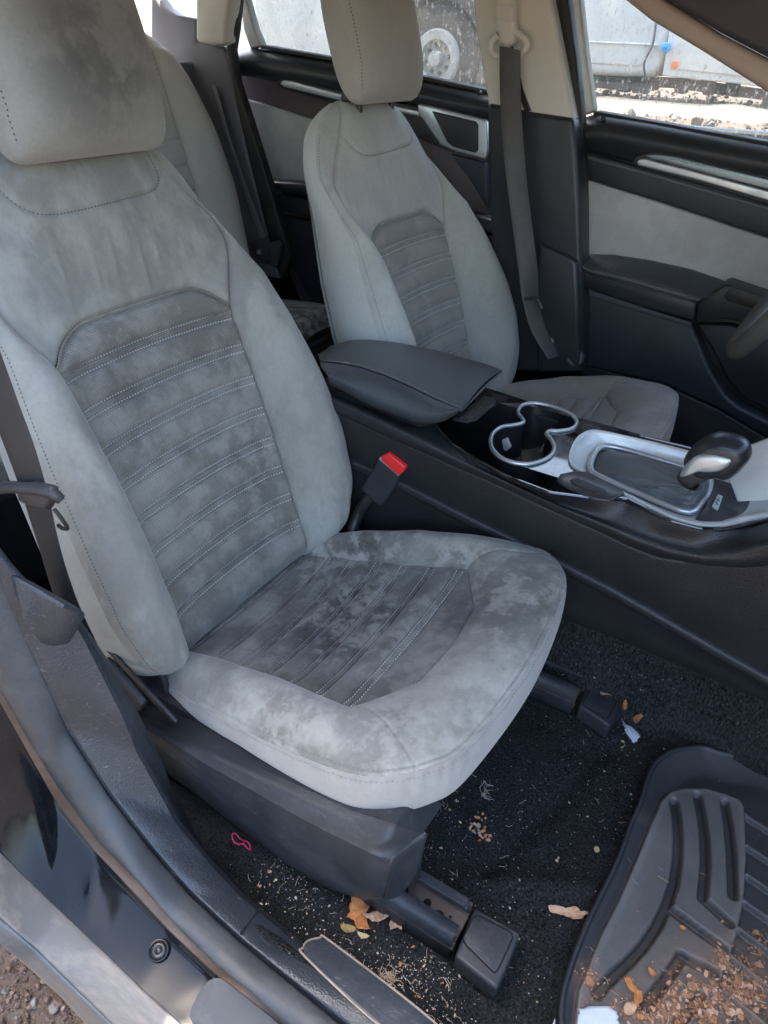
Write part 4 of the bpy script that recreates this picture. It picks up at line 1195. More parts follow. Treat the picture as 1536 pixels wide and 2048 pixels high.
def rear_door():
    Y = .71
    t = empty('rear_door', 'closed rear door behind the driver seat with silver framed speaker end', 'car door', (-1.2, Y, .5))
    root = Vector(t.location)
    def S(name, L, y, th, mat, bev=.006, par=None, seg=3, sm=0):
        o = yslab(name, L, y, th, mat, None, bev, seg, sm)
        o.data.transform(Matrix.Translation(-root)); o.parent = par or t
        return o
    M_BRN = plastic('door_trim_brownish', (.085, .066, .068), .5, 520, .3, .12)
    S('door_panel', [(458, 100), (500, 95), (680, 125), (985, 190), (985, 760), (640, 700), (560, 500), (480, 250)], Y + .03, .06, M_BRN, .004)
    S('window_glass', [(470, -300), (520, 100), (680, 134), (985, 200), (985, -300)], Y + .075, .004, M_GLASS, 0)
    S('window_frame', [(478, -200), (492, -200), (491, 0), (508, 60), (522, 92), (500, 97), (487, 60), (479, 0)], Y + .02, .03, M_BEIGE2, .004)
    S('window_seal', [(520, 90), (680, 118), (985, 182), (985, 190), (680, 126), (520, 97)], Y + .015, .05, M_RUB, .002)
    def prof_loft(name, rowsP, mat, n=60, sub=5):
        o = loft(name, rowsP, mat, None, n, 80, sub)
        o.data.transform(Matrix.Translation(-root)); o.parent = t; return o
    top = [(462, 102), (500, 96), (680, 126), (850, 162), (985, 190)]
    m1 = [(460, 115), (500, 112), (680, 142), (850, 178), (985, 206)]
    m2 = [(462, 140), (500, 135), (680, 165), (850, 200), (985, 226)]
    b1 = [(466, 150), (500, 152), (680, 185), (850, 216), (985, 245)]
    prof_loft('belt_roll', [pts_at(top, 'y', Y + .05), pts_at(top, 'y', Y + .02), pts_at(m1, 'y', Y - .012), pts_at(m2, 'y', Y - .020), pts_at(b1, 'y', Y - .004), pts_at(b1, 'y', Y + .02)], M_DOOR)
    h = S('handle_surround', [(553, 166), (560, 158), (580, 157), (700, 186), (800, 206), (985, 240), (985, 322), (900, 302), (800, 262), (680, 208), (565, 178)], Y - .014, .03, M_BLK, .004)
    S('handle_strip', [(559, 167), (566, 161), (582, 162), (700, 193), (840, 222), (840, 234), (700, 206), (566, 174)], Y - .022, .02, M_CHROME, .003, h)
    fr = S('silver_frame', [(835, 207), (862, 212), (974, 240), (975, 300), (971, 320), (910, 304), (880, 290), (835, 226)], Y - .026, .03, M_CHROME, .005, h)
    S('frame_panel', [(862, 222), (870, 224), (950, 243), (955, 250), (955, 300), (950, 306), (905, 294), (893, 284)], Y - .031, .02, M_BLK, .004, h)
    S('cloth_insert', [(486, 200), (492, 198), (640, 245), (640, 372), (533, 356), (510, 280)], Y + .018, .02, M_DOORC, .004)
    S('armrest', [(528, 362), (600, 366), (800, 400), (985, 440), (985, 470), (800, 425), (600, 388), (530, 376)], Y - .03, .06, M_DOOR, .010)
    S('armrest_body', [(533, 384), (600, 396), (985, 470), (985, 520), (600, 430), (545, 420)], Y - .01, .05, M_BLK, .006)
    S('lower_panel', [(548, 430), (640, 446), (985, 540), (985, 760), (620, 600), (575, 520)], Y + .0, .05, M_DOOR2, .006)
    S('speaker_side', [(900, 308), (972, 326), (976, 420), (940, 360)], Y + .012, .02, M_DOOR2, .004)
    for (x, y) in ((959, 186), ):
        c = at(x, y, 'y', Y - .006); V, Fa = tube([c, c + np.array([0, -.010, .004])], .0055, 16)
        o = link('trim_screw', mesh_from(V, Fa, 'trim_screw'), M_BLK, t); o.data.transform(Matrix.Translation(-root))
rear_door()

# ------------------------------------------------------------------ seats
seatA = build_seat(SX, -.37, 'grey stained front passenger seat filling the left foreground', group=None)
M_CUSH = suede('driver_cushion_suede', (.44, .425, .38), (.12, .105, .085), stain=.45, seed=12.0, wear=[((-.05, .15, .22), .3, .6)], dusty=(.56, .54, .50), soft=True)  # driver seat cloths: less stained, and lightened to make up for weak far-side light
M_CUSHW = suede('driver_cushion_weave', (.40, .385, .35), (.13, .12, .105), weave=True, stain=.4, seed=12.0, wear=[((-.05, .1, .2), .3, .45)], dusty=(.50, .48, .44), soft=True)
M_SUEDE = suede('driver_suede', (.44, .445, .40), (.12, .11, .095), stain=.25, soft=True, seed=4.4, stretch=(1, 1, .55), wear=[((-.30, .24, .42), .14, .5), ((-.28, .24, .30), .10, .4)])
M_WEAVE = suede('driver_weave', (.36, .355, .315), (.12, .11, .095), weave=True, stain=.45, seed=7.7, wear=[((-.36, .08, .48), .14, .45)], soft=True)
M_SIDE = suede('driver_side_cloth', (.47, .475, .43), (.2, .19, .17), stain=.15, seed=3.3, dusty=(.5, .5, .46), sc=.7, soft=True)
M_HEAD = suede('driver_headrest_suede', (.40, .40, .355), (.15, .14, .12), stain=.12, seed=1.5, sc=.8, soft=True)
seatB = build_seat(SX, .37, 'grey driver seat beyond the black centre armrest', wr=1.04, nr=1.22, lift=.032, res=.0025, group=None, clift=.026)
for s in (seatA, seatB): s['group'] = 'front seats'
def seat_part(name, me_or_obj, mat=None, par=None):
    o = me_or_obj if isinstance(me_or_obj, bpy.types.Object) else link(name, me_or_obj, mat)
    o.data.transform(Matrix.Translation(-Vector(seatA.location))); o.parent = par or seatA
    return o
T_ = [at(x, y, 'y', -.634) for x, y in [(258, 1426), (292, 1434), (350, 1456), (420, 1482), (560, 1546), (700, 1612), (790, 1642)]] + [at(848, 1663, 'y', -.604)]
Tm = [at(x, y, 'y', -.652) for x, y in [(262, 1436), (300, 1450), (360, 1482), (430, 1512), (570, 1586), (690, 1646), (770, 1684)]] + [at(812, 1694, 'y', -.630)]
R_ = [at(x, y, 'y', -.662) for x, y in [(266, 1446), (304, 1466), (364, 1500), (440, 1545), (560, 1614), (660, 1668), (740, 1706)]] + [at(778, 1722, 'y', -.656)]
R2 = [at(x, y, 'y', -.664) for x, y in [(268, 1462), (306, 1500), (380, 1556), (460, 1615), (570, 1690), (660, 1738), (735, 1760)]] + [at(773, 1764, 'y', -.658)]
B_ = [at(x, y, 'y', -.648) for x, y in [(270, 1480), (310, 1530), (400, 1594), (480, 1658), (590, 1740), (670, 1784), (730, 1800)]] + [at(768, 1798, 'y', -.648)]
B2 = [p + np.array([0, .05, -.012]) for p in B_]
T0 = [p + np.array([0, .05, -.01]) for p in T_]
Ra_ = [a + (b - a) * .10 for a, b in zip(R_, Tm)]; Rb_ = [a + (b - a) * .14 for a, b in zip(R_, R2)]; Ta_ = [a + (b - a) * .12 for a, b in zip(T_, Tm)]
shield = loft('side_shield', [T0, T_, Ta_, Tm, Ra_, R_, Rb_, R2, B_, B2], M_BLKD, None, 90, 60, 3)
seat_part('side_shield', shield)
# front end of the shield, closing it towards the seat rail
fcol = [np.array(T_[-1]), np.array(Tm[-1]), np.array(R_[-1]), np.array(R2[-1]), np.array(B_[-1])]
front = [T_[-1] * .985 + R_[-1] * .015, at(849, 1672, 'y', -.600), at(843, 1715, 'y', -.598), at(822, 1755, 'y', -.600), at(798, 1786, 'y', -.606)]
col2 = resample([T_[-1], Tm[-1], R_[-1], R2[-1], B_[-1]], 20); col3 = resample(cat_curve(front, 5), 20)
seat_part('shield_end', loft('shield_end', [col2 + [-.004, .004, 0], col2, col2 * .82 + col3 * .18 + [.003, 0, 0], col2 * .3 + col3 * .7 + [.006, 0, 0], col3, col3 + [-.03, .04, 0]], M_BLKD, None, 20, 70, 3))
seat_part('hinge_cover', yslab('hinge_cover', [(256, 1328), (318, 1338), (330, 1380), (346, 1424), (424, 1486), (346, 1447), (300, 1388)], -.600, .01, M_BLKD, None, .002))
seat_part('hinge_foot', yslab('hinge_foot', [(210, 1318), (284, 1410), (283, 1420), (258, 1430), (246, 1424), (226, 1380)], -.642, .01, M_BLKD, None, .002))
seat_part('recliner_arm', yslab('recliner_arm', [(210, 1300), (228, 1312), (352, 1446), (346, 1453)], -.640, .006, M_DARK, None, .002))
seat_part('seat_frame', mesh_from(*merge([box((-.45, -.37, .10), (.42, .40, .03)), box((-.42, -.60, .11), (.46, .02, .09)), box((-.42, -.14, .11), (.46, .02, .09))]), 'seat_frame'), M_DARK)
def rail(y0, sg):
    grime = worn('rail_grime', (.10, .082, .07), (.22, .17, .13), .55, .5, 14, .7, 150)
    r = seat_part('seat_rail', mesh_from(*merge([box((-.44, y0, .031), (.64, .050, .003)),
        box((-.46, y0 - .014, .028), (.68, .004, .040)), box((-.46, y0 + .028, .028), (.68, .004, .044))]), 'seat_rail'), grime)
    V, Fa = [], []
    for x in (-.80, -.122):
        for (dy, z) in ((-.024, .004), (-.0225, .045), (-.018, .0515), (-.006, .052), (-.005, .047)): V.append((x, y0 + dy, z))
    for k in range(4): Fa.append((k, k + 1, k + 6, k + 5))
    lip1 = seat_part('rail_flange', mesh_from(V, Fa, 'rail_flange', 30), M_BLKD, r)
    s_ = lip1.modifiers.new('wall', 'SOLIDIFY'); s_.thickness = .002
    lip2 = seat_part('rail_flange', mesh_from(*box((-.46, y0 + .0235, .050), (.676, .012, .007)), 'rail_flange'), M_BLK, r); bevel(lip2, .002)
    lip3 = seat_part('rail_bar', mesh_from(*box((-.168, y0 + .0235, .0545), (.085, .013, .004)), 'rail_bar'), M_BLKD, r); bevel(lip3, .001)
    for k, (dx, w_, dy) in enumerate(((-.222, .008, .004), (-.205, .011, .006), (-.187, .008, -.001), (-.172, .010, .008), (-.152, .013, .002), (-.139, .004, .008), (-.133, .004, -.002), (-.260, .01, .0), (-.30, .01, .004))):
        V, Fa = tube([(dx, y0 + dy, .0320), (dx, y0 + dy, .0332)], w_ * .52, 12)
        seat_part('rail_hole', mesh_from(V, Fa, 'rail_hole'), M_HOLE, r)
    c_ = seat_part('rail_clip', mesh_from(*box((-.176, y0 - .001, .036), (.022, .006, .006)), 'rail_clip'), M_CHROME, r); bevel(c_, .0015)
    return r
M_HOLE = simple('hole_black', (.002, .002, .002), .9)
def cover(L, lid, z):
    P = pts_at(L, 'z', z)
    c = slab('rail_cover', P, (0, 0, -.034), M_BLKD, None, .005, 4)
    # nose of the cover slopes to the floor
    seat_part('rail_cover', c)
    l = slab('cover_lid', [p + np.array([0, 0, .0012]) for p in pts_at(lid, 'z', z)], (0, 0, -.004), M_BLKD, None, .0012, 2)
    seat_part('cover_lid', l, None, c)
    ed = [p + np.array([0, 0, .0004]) for p in pts_at(lid, 'z', z)]
    e = link('lid_gap', mesh_from(*tube(cat_curve(resample(np.array(ed + ed[:1]), 40), 1), .0012, 5), 'lid_gap'), M_HOLE)
    seat_part('lid_gap', e, None, c)
rail(-.608, 1)
rail(-.152, -1)
cover([(909, 1912), (950, 1813), (1042, 1865), (1022, 1915), (994, 1980)], [(926, 1876), (945, 1838), (955, 1831), (1020, 1864), (1026, 1874), (995, 1942), (988, 1946), (930, 1888)], .045)
cover([(1157, 1410), (1176, 1365), (1250, 1392), (1235, 1425), (1219, 1452)], [(1166, 1407), (1183, 1374), (1190, 1371), (1238, 1391), (1238, 1396), (1216, 1436), (1211, 1437), (1168, 1412)], .038)
# buckle
bk = seat_part('belt_buckle', yslab('belt_buckle', [(759, 913), (800, 950), (790, 975), (764, 1012), (755, 1012), (724, 984), (722, 974), (745, 938)], -.135, .022, M_BLK, None, .005, 4))
seat_part('release_button', yslab('release_button', [(762, 913), (775, 906), (810, 934), (808, 942), (799, 951), (793, 950), (761, 921)], -.138, .016, M_RED, None, .003, 4), None, bk)
seat_part('buckle_rim', yslab('buckle_rim', [(757, 919), (760, 914), (800, 948), (797, 953)], -.1375, .018, M_CHROME, None, .001), None, bk)
P = cat_curve([at(745, 990, 'y', -.128), at(726, 1012, 'y', -.13), at(712, 1040, 'y', -.14), at(700, 1080, 'y', -.16)], 6)
seat_part('buckle_stalk', mesh_from(*tube(P, .011, 12), 'buckle_stalk'), M_DARK, bk)
# driver seat buckle knob seen at the door side of the driver cushion
g = link('recliner_knob', mesh_from(*tube([at(1150, 716, 'y', .60), at(1150, 716, 'y', .66)], .024, 24), 'recliner_knob'), M_BLK)
bevel(g, .008, 3)
g.data.transform(Matrix.Translation(-Vector(seatB.location))); g.parent = seatB
tube_b = link('lever_ribs', mesh_from(*merge([box(at(1112 + 6 * k, 712 + 2 * k, 'y', .63), (.0025, .03, .03)) for k in range(5)]), 'lever_ribs'), M_BLK)
tube_b.data.transform(Matrix.Translation(-Vector(seatB.location))); tube_b.parent = seatB

# ------------------------------------------------------------------ rear bench
def rear_seat():
    t = empty('rear_seat', 'grey rear bench seat behind the two front seats', 'car seat', (-1.35, 0, 0))
    off = np.array([-1.35, 0, 0])
    zz = np.linspace(.22, .965, 240); yy = np.linspace(-1, 1, 520)
    A, Zg = np.meshgrid(yy, zz)
    W = tabf([.22, .3, .46, .6, .75, .86, .93, .965], [.52, .575, .615, .635, .615, .585, .54, .48], .02)(Zg)
    Y = A * W
    X = -1.475 - (Zg - .46) * .30
    ay = np.abs(Y)
    ins = .475
    bol = np.clip((ay - ins) / np.maximum(W - ins, .02), 0, 1)
    X = X + .050 * np.sin(PI * np.clip(bol, 0, 1) ** .8 * .75) * np.clip((.92 - Zg) / .2, 0, 1) ** .5 - .06 * bol ** 5
    X = X - .008 * np.exp(-((ay - ins) / .004) ** 2)
    q = np.clip((Zg - .905) / .06, 0, 1); X = X - .10 * (1 - np.sqrt(np.clip(1 - q ** 2, 0, 1)))
    chan = (Zg < .715) & (ay < ins)
    ph = ((.715 - Zg) / .062)
    X = X - np.where(ay < ins, .006 * np.exp(-((ph - np.round(ph)) * .062 / .0028) ** 2) * (Zg < .735), 0)
    X = X + np.where(chan, .004 * np.abs(np.sin(PI * ph)), 0)
    X = X - .005 * np.exp(-((ay - .02) / .006) ** 2)
    G = np.stack([X, Y, Zg], -1) - off
    m = suede('rear_suede', (.52, .51, .475), (.24, .23, .21), stain=.15, seed=6.0)
    rb = link('backrest', grid_mesh(G, 'backrest', uv=np.stack([Y, Zg], -1), ang=180, flip=True), m, t)
    # head restraints
    for yc in (-.34, .34):
        pass
    # cushion
    xx = np.linspace(-1.52, -1.12, 200); yy = np.linspace(-1, 1, 400)
    A, Xg = np.meshgrid(yy, xx)
    Y = A * (.62 - .05 * np.clip((Xg + 1.25) / .13, 0, 1) ** 2)
    Z = .285 + .10 * (Xg + 1.4) - .05 * np.clip((Xg + 1.17) / .05, 0, 1) ** 3 + .014 * np.sin(np.clip((np.abs(Y) - .40) / .2, 0, 1) * PI)
    Z = Z - .004 * np.exp(-(np.abs(((Xg + 1.5) / .05) % 1 - .0) * .05 / .004) ** 2) * (np.abs(Y) < .42)
    mc = suede('rear_cushion', (.45, .45, .42), (.05, .052, .045), stain=.9, seed=7.0, wear=[((.2, .45, .3), .35, .9)])
    link('cushion', grid_mesh(np.stack([Xg, Y, Z], -1) - off, 'cushion', ang=180), mc, t)
    o = link('cushion_front', mesh_from(*box(np.array([-1.145, 0, .14]) - off, (.04, 1.12, .22)), 'cushion_front'), M_LEATH, t); bevel(o, .015)
rear_seat()
o = link('parcel_shelf', mesh_from(*box((-1.95, 0, .86), (.62, 1.3, .05)), 'parcel_shelf'), worn('shelf_cloth', (.12, .13, .15), (.2, .2, .2), .9), car); bevel(o, .01)

# ------------------------------------------------------------------ belts
def strap(P, wvec, width, th, mat, name, n=60, fold=0.0):
    P = cat_curve(P, 10); P = resample(P, n)
    Wv = np.array([np.interp(np.linspace(0, 1, n), np.linspace(0, 1, len(wvec)), np.array(wvec)[:, k]) for k in range(3)]).T
    Wv /= np.linalg.norm(Wv, axis=1)[:, None]
    T = np.gradient(P, axis=0); T /= np.linalg.norm(T, axis=1)[:, None]
    Nn = np.cross(T, Wv)
    loop = []
    for a, h in ((-1, 0), (-.96, .5), (-.5, .5), (0, .5), (.5, .5), (.96, .5), (1, 0), (.96, -.5), (0, -.5), (-.96, -.5), (-1, 0)):
        loop.append(P + Wv * a * width / 2 + Nn * (h * th + fold * (1 - a * a)))
    X = np.stack(loop, 1)
    return grid_mesh(X, name, ang=50)
# near belt hanging in front of the passenger B pillar
t = empty('seat_belt', 'black passenger belt hanging at the left edge beside the near seat', 'seat belt', (-.72, -.66, .5), 'seat belts')
r0 = Vector(t.location)
P = cat_curve([at(x, y, 'y', yy) for x, y, yy in ((-34, 690, -.69), (4, 800, -.69), (41, 900, -.69), (69, 988, -.69), (93, 1076, -.692), (130, 1193, -.694), (178, 1310, -.696), (225, 1427, -.70), (256, 1500, -.70))], 6)
Wb = []
for i in range(len(P)):
    T_w = P[min(i + 1, len(P) - 1)] - P[max(i - 1, 0)]; T_w /= np.linalg.norm(T_w); vd = P[i] - np.array([0, -1.04, .95]); vd /= np.linalg.norm(vd)
    Wc = np.cross(T_w, vd); Wc /= np.linalg.norm(Wc); v2 = np.cross(T_w, Wc); tt = .50 + .06 * math.sin(i * .22)
    Wb.append(Wc * tt + v2 * math.sqrt(1 - tt * tt))
me = strap(P, Wb, .047, .0016, M_BELT, 'webbing', 80)
wb = link('webbing', me, M_BELT, t); me.transform(Matrix.Translation(-r0))
P = cat_curve([at(-30, 985, 'y', -.700), at(10, 975, 'y', -.700), at(60, 977, 'y', -.700), at(100, 985, 'y', -.70), at(122, 999, 'y', -.695)], 8)
tg = link('latch_guide', mesh_from(*tube(P, [.006, .007, .0065, .006, .0055], 12), 'latch_guide'), M_BLK, t); tg.data.transform(Matrix.Translation(-r0))
o = yslab('latch_housing', [(28, 972), (60, 969), (98, 978), (104, 1000), (92, 1022), (62, 1018), (34, 1004)], -.704, .012, M_BLK, None, .005, 4); o.data.transform(Matrix.Translation(-r0)); o.parent = t
P = cat_curve([at(108, 1018, 'y', -.695), at(122, 1036, 'y', -.693), at(135, 1056, 'y', -.69), at(126, 1057, 'y', -.69), at(116, 1050, 'y', -.693)], 5)
o = link('latch_tongue', mesh_from(*tube(P, .0022, 8), 'latch_tongue'), M_DARK, t); o.data.transform(Matrix.Translation(-r0))
# driver belt on the far B pillar
t = empty('seat_belt', 'dark belt running down the pale pillar behind the driver seat', 'seat belt', (-.68, .58, .6), 'seat belts')
r0 = Vector(t.location)
P = [at(1020, 96, 'y', .575), at(1020, 150, 'y', .572), at(1022, 220, 'y', .568), at(1030, 330, 'y', .560), at(1043, 440, 'y', .555), at(1056, 540, 'y', .555), at(1062, 600, 'y', .56), at(1078, 660, 'y', .57), at(1110, 715, 'y', .58)]
me = strap(P, [(.97, .1, -.15), (.95, .2, -.15), (.8, .55, -.1), (.85, .45, -.1), (.5, .85, 0), (.4, .9, 0)], .047, .0016, M_BELT, 'webbing', 80, .002)
wb = link('webbing', me, worn('belt_webbing_dusty', (.06, .058, .055), (.16, .15, .14), .5, 0, 9, .7, 900, 0, .3), t); me.transform(Matrix.Translation(-r0))
bg_ = M_BEIGE
o = yslab('belt_guide', [(992, -120), (1026, -120), (1028, 40), (1030, 60), (1026, 88), (1012, 96), (996, 88), (990, 30)], .585, .03, bg_, None, .010, 4); o.data.transform(Matrix.Translation(-r0)); o.parent = t
gd = o
P = cat_curve([at(996, 70, 'y', .590), at(983, 84, 'y', .590), at(984, 104, 'y', .590), at(1000, 112, 'y', .590), at(1030, 111, 'y', .590), at(1050, 100, 'y', .590), at(1053, 84, 'y', .590), at(1042, 72, 'y', .590), at(1026, 62, 'y', .590)], 8)
o = link('guide_loop', mesh_from(*tube(P, .0068, 12), 'guide_loop'), bg_, t); o.data.transform(Matrix.Translation(-r0))
for yy in (8, 38):
    o = yslab('guide_joint', [(991, yy), (1027, yy + 3), (1027, yy + 5), (991, yy + 2)], .5835, .004, M_BEIGE2, None, 0); o.data.transform(Matrix.Translation(-r0)); o.parent = gd
o = link('latch_tongue', mesh_from(*tube(cat_curve([at(1050, 598, 'y', .54), at(1070, 597, 'y', .54), at(1078, 604, 'y', .54), at(1084, 618, 'y', .54)], 5), .004, 8), 'latch_tongue'), M_BLK, t); o.data.transform(Matrix.Translation(-r0))
o = link('anchor_bolt', mesh_from(*tube([at(1102, 682, 'y', .59), at(1102, 682, 'y', .60)], .007, 12), 'anchor_bolt'), M_DARK, t); o.data.transform(Matrix.Translation(-r0))
# rear belt
t = empty('seat_belt', 'thin grey rear belt between the rear bench and the rear door', 'seat belt', (-1.4, .60, .5), 'seat belts')
r0 = Vector(t.location)
P = [at(428, 170, 'y', .625), at(452, 260, 'y', .62), at(480, 350, 'y', .615), at(505, 420, 'y', .605), at(530, 490, 'y', .60)]
me = strap(P, [(.8, -.55, 0), (.85, -.5, .1), (.9, -.4, .1)], .047, .0016, M_BELT, 'webbing')
link('webbing', me, worn('rear_belt', (.15, .15, .16), (.28, .27, .26), .55, 0, 9, .5, 600), t); me.transform(Matrix.Translation(-r0))
o = yslab('belt_anchor', [(498, 486), (520, 476), (534, 474), (540, 488), (534, 530), (522, 524), (506, 506)], .585, .012, M_BLK, None, .004); o.data.transform(Matrix.Translation(-r0)); o.parent = t
o2 = yslab('belt_buckle', [(538, 486), (556, 480), (563, 488), (560, 512), (552, 536), (542, 532), (532, 520)], .575, .02, M_BLK, None, .005); o2.data.transform(Matrix.Translation(-r0)); o2.parent = t
o = link('anchor_bolt', mesh_from(*tube([at(518, 504, 'y', .577), at(518, 504, 'y', .585)], .0065, 12), 'anchor_bolt'), M_DARK, t); o.data.transform(Matrix.Translation(-r0))

# ------------------------------------------------------------------ centre console
con = empty('centre_console', 'black centre console with cup holders between the front seats', 'console', (-.2, 0, .15))
cr = Vector(con.location)
def C_(o, par=None):
    o.data.transform(Matrix.Translation(-cr)); o.parent = par or con; return o
A0 = pts_at([(600, 735), (700, 778), (800, 822), (872, 855), (905, 890), (960, 925), (1010, 953), (1100, 987), (1218, 1002), (1252, 999), (1338, 1044), (1400, 1060), (1452, 1061), (1504, 1050), (1560, 1032)], 'z', .398)
for k in range(3): A0[k] = at([600, 700, 800][k], [775, 800, 838][k], 'z', .40)
A1 = [at(x, y, 'y', -.128) for x, y in [(600, 768), (680, 798), (780, 843), (860, 880), (910, 905), (970, 938), (1040, 970), (1110, 1003), (1190, 1030), (1260, 1052), (1330, 1076), (1400, 1094), (1470, 1094), (1560, 1070)]]
A2 = [at(x, y, 'y', -.140) for x, y in [(600, 790), (680, 820), (768, 856), (860, 896), (920, 922), (990, 954), (1060, 986), (1130, 1018), (1200, 1046), (1270, 1078), (1340, 1102), (1410, 1116), (1480, 1116), (1560, 1100)]]
Bc = [at(x, y, 'y', -.136) for x, y in [(600, 802), (700, 838), (768, 870), (860, 910), (920, 937), (968, 957), (1060, 1000), (1130, 1032), (1193, 1060), (1260, 1092), (1318, 1114), (1418, 1130), (1480, 1134), (1560, 1128)]]
Bi = [p + np.array([0, .006, -.004]) for p in Bc]
Bj = [p + np.array([0, .005, -.010]) for p in Bc]
C1 = [at(x, y, 'y', -.120) for x, y in [(600, 868), (700, 915), (808, 963), (900, 1010), (998, 1058), (1118, 1118), (1218, 1168), (1300, 1214), (1368, 1253), (1450, 1300), (1560, 1362)]]
C2 = [p + np.array([0, -.006, -.004]) for p in C1]
C3 = [p + np.array([0, -.006, -.016]) for p in C1]
C4 = [p + np.array([0, .001, -.022]) for p in C1]
D1 = [at(x, y, 'y', -.108) for x, y in [(600, 990), (800, 1080), (950, 1148), (1124, 1224), (1210, 1256), (1300, 1292), (1400, 1336), (1560, 1412)]]
D2 = [p + np.array([0, .01, -.03]) for p in D1]
M_CONS = plastic('console_grained', (.014, .0145, .017), .45, 480, .5, .08, (.13, .12, .12), gd=.0008)
A00 = [p + np.array([0, .01, -.012]) for p in A0]
C_(loft('console_roll', [A00, A0, A1, A2, Bc, Bi], M_CONS, None, 110, 70, 5))
C_(loft('console_side', [Bi, Bj, mid(Bj, C1, .5, (0, -.003, 0), 110), C1], M_CONS, None, 110, 70, 3))
C_(loft('side_ridge', [C1, C2, C3, C4], M_CONS, None, 110, 70, 4))
C_(loft('console_kick_panel', [C4, mid(C4, D1, .5, (0, .002, 0), 110), D1, D2], M_CONS, None, 110, 70, 3))
# far flank and front
C_(slab('far_side', [(-.75, .128, .385), (.35, .128, .38), (.35, .128, .13), (-.75, .128, .13)], (0, -.01, 0), M_CONS, None, .003))
C_(slab('console_rear', [(-.75, -.12, .39), (-.75, .12, .39), (-.75, .12, .13), (-.75, -.12, .13)], (.01, 0, 0), M_CONS, None, .003))
CUP = [(1036, 828), (1041, 815), (1055, 809), (1078, 809), (1113, 818), (1143, 832), (1153, 846), (1144, 859), (1118, 864), (1100, 864), (1093, 870), (1103, 883), (1108, 900), (1098, 916), (1070, 928), (1040, 930), (1008, 921), (988, 905), (981, 888), (985, 870), (1003, 856), (1028, 852), (1046, 847), (1043, 838)]
BEZ = [(1137, 920), (1142, 898), (1152, 880), (1168, 868), (1192, 863), (1260, 877), (1329, 893), (1400, 911), (1480, 930), (1560, 952), (1560, 1024), (1500, 1042), (1450, 1053), (1400, 1052), (1340, 1036), (1248, 991), (1180, 957), (1145, 936)]
PLATE = [(862, 838), (872, 852), (905, 888), (960, 923), (1010, 951), (1100, 985), (1215, 1000), (1250, 996), (1338, 1041), (1400, 1057), (1450, 1058), (1502, 1047), (1575, 1028), (1575, 945), (1480, 920), (1340, 886), (1290, 874), (1145, 834), (1005, 788), (940, 768), (850, 800)]
def plate_with_holes(name, outer, holes, z, mat):
    bm = bmesh.new(); edges = []
    for L in [outer] + holes:
        vs = [bm.verts.new(tuple(p)) for p in L]
        for i in range(len(vs)): edges.append(bm.edges.new((vs[i], vs[(i + 1) % len(vs)])))
    bmesh.ops.triangle_fill(bm, use_beauty=True, use_dissolve=False, edges=edges)
    bmesh.ops.recalc_face_normals(bm, faces=bm.faces)
    me = bpy.data.meshes.new(name); bm.to_mesh(me); bm.free()
    return link(name, me, mat)
cupP = cat_curve(pts_at(CUP, 'z', .402), 5, True); bezP = cat_curve(pts_at(BEZ, 'z', .402), 5, True); plP = np.array(pts_at(PLATE, 'z', .402))
top = C_(plate_with_holes('top_plate', plP, [cupP, bezP], .402, M_PIANO))
# rounded rim of the glossy plate
C_(link('plate_edge', mesh_from(*tube(resample(plP, 200, True), .0022, 6, closed=True), 'plate_edge'), M_PIANO), top)
def wall(name, loop, depth, mat, shrink=.9, par=None):
    c = loop.mean(0); n = len(loop); V = []; Fa = []
    lev = [(0, 1.0), (.15, .985), (1, shrink)]
    for t_, s_ in lev:
        for p in loop: q = c + (p - c) * s_; V.append((q[0], q[1], p[2] - depth * t_))
    for k in range(2):
        for i in range(n):
            j = (i + 1) % n; Fa.append((k * n + i, k * n + j, (k + 1) * n + j, (k + 1) * n + i))
    Fa.append(tuple(2 * n + i for i in range(n)))
    return C_(link(name, mesh_from(V, Fa, name, 50), mat), par)
cup = wall('cup_holder', cupP, .062, M_WELL, .90)
ringo = C_(link('cup_holder_ring', mesh_from(*tube(cupP + np.array([0, 0, .002]), .0036, 10, closed=True), 'cup_holder_ring'), M_CHROME), cup)
# spring tabs and rubber mat in the wells
C_(yslab('spring_tab', [(1003, 880), (1014, 876), (1022, 895), (1012, 903), (1006, 900)], -.05, .006, worn('tab_grey', (.25, .26, .26), (.12, .12, .12), .35), None, .002), cup)
C_(yslab('spring_tab', [(1078, 905), (1087, 888), (1083, 902)], -.02, .004, M_CHROME, None, .001), cup)
C_(slab('well_mat', [p * np.array([1, 1, 0]) + np.array([0, 0, .345]) for p in pts_at([(1042, 900), (1090, 893), (1093, 918), (1060, 925), (1043, 922)], 'z', .345)], (0, 0, -.004), worn('dusty_well_mat', (.07, .065, .055), (.2, .18, .14), .8, 0, 40, .9), None, .001), cup)
# coin slot in front of the arm rest
cs = C_(zslab('coin_slot', [(905, 836), (935, 842), (952, 838), (993, 806), (990, 796), (970, 790)], .404, .006, M_BLK, None, .002))
C_(zslab('coin_slot_floor', [(918, 835), (938, 838), (949, 834), (984, 806), (980, 799), (968, 796)], .4055, .003, worn('slot_grime', (.03, .028, .025), (.16, .13, .10), .8, 0, 60, .9, 300), None, .001), cs)
C_(zslab('storage_flap', [(1114, 957), (1121, 947), (1150, 941), (1176, 943), (1246, 978), (1250, 986), (1220, 1000), (1189, 996), (1130, 970)], .4065, .006, plastic('satin_black', (.03, .033, .037), .28, 0, 0, .25), None, .002, 3))
C_(zslab('flap_pad', [(1140, 958), (1155, 955), (1210, 978), (1215, 985), (1195, 987), (1146, 967)], .4085, .004, M_BLK, None, .0015, 3))
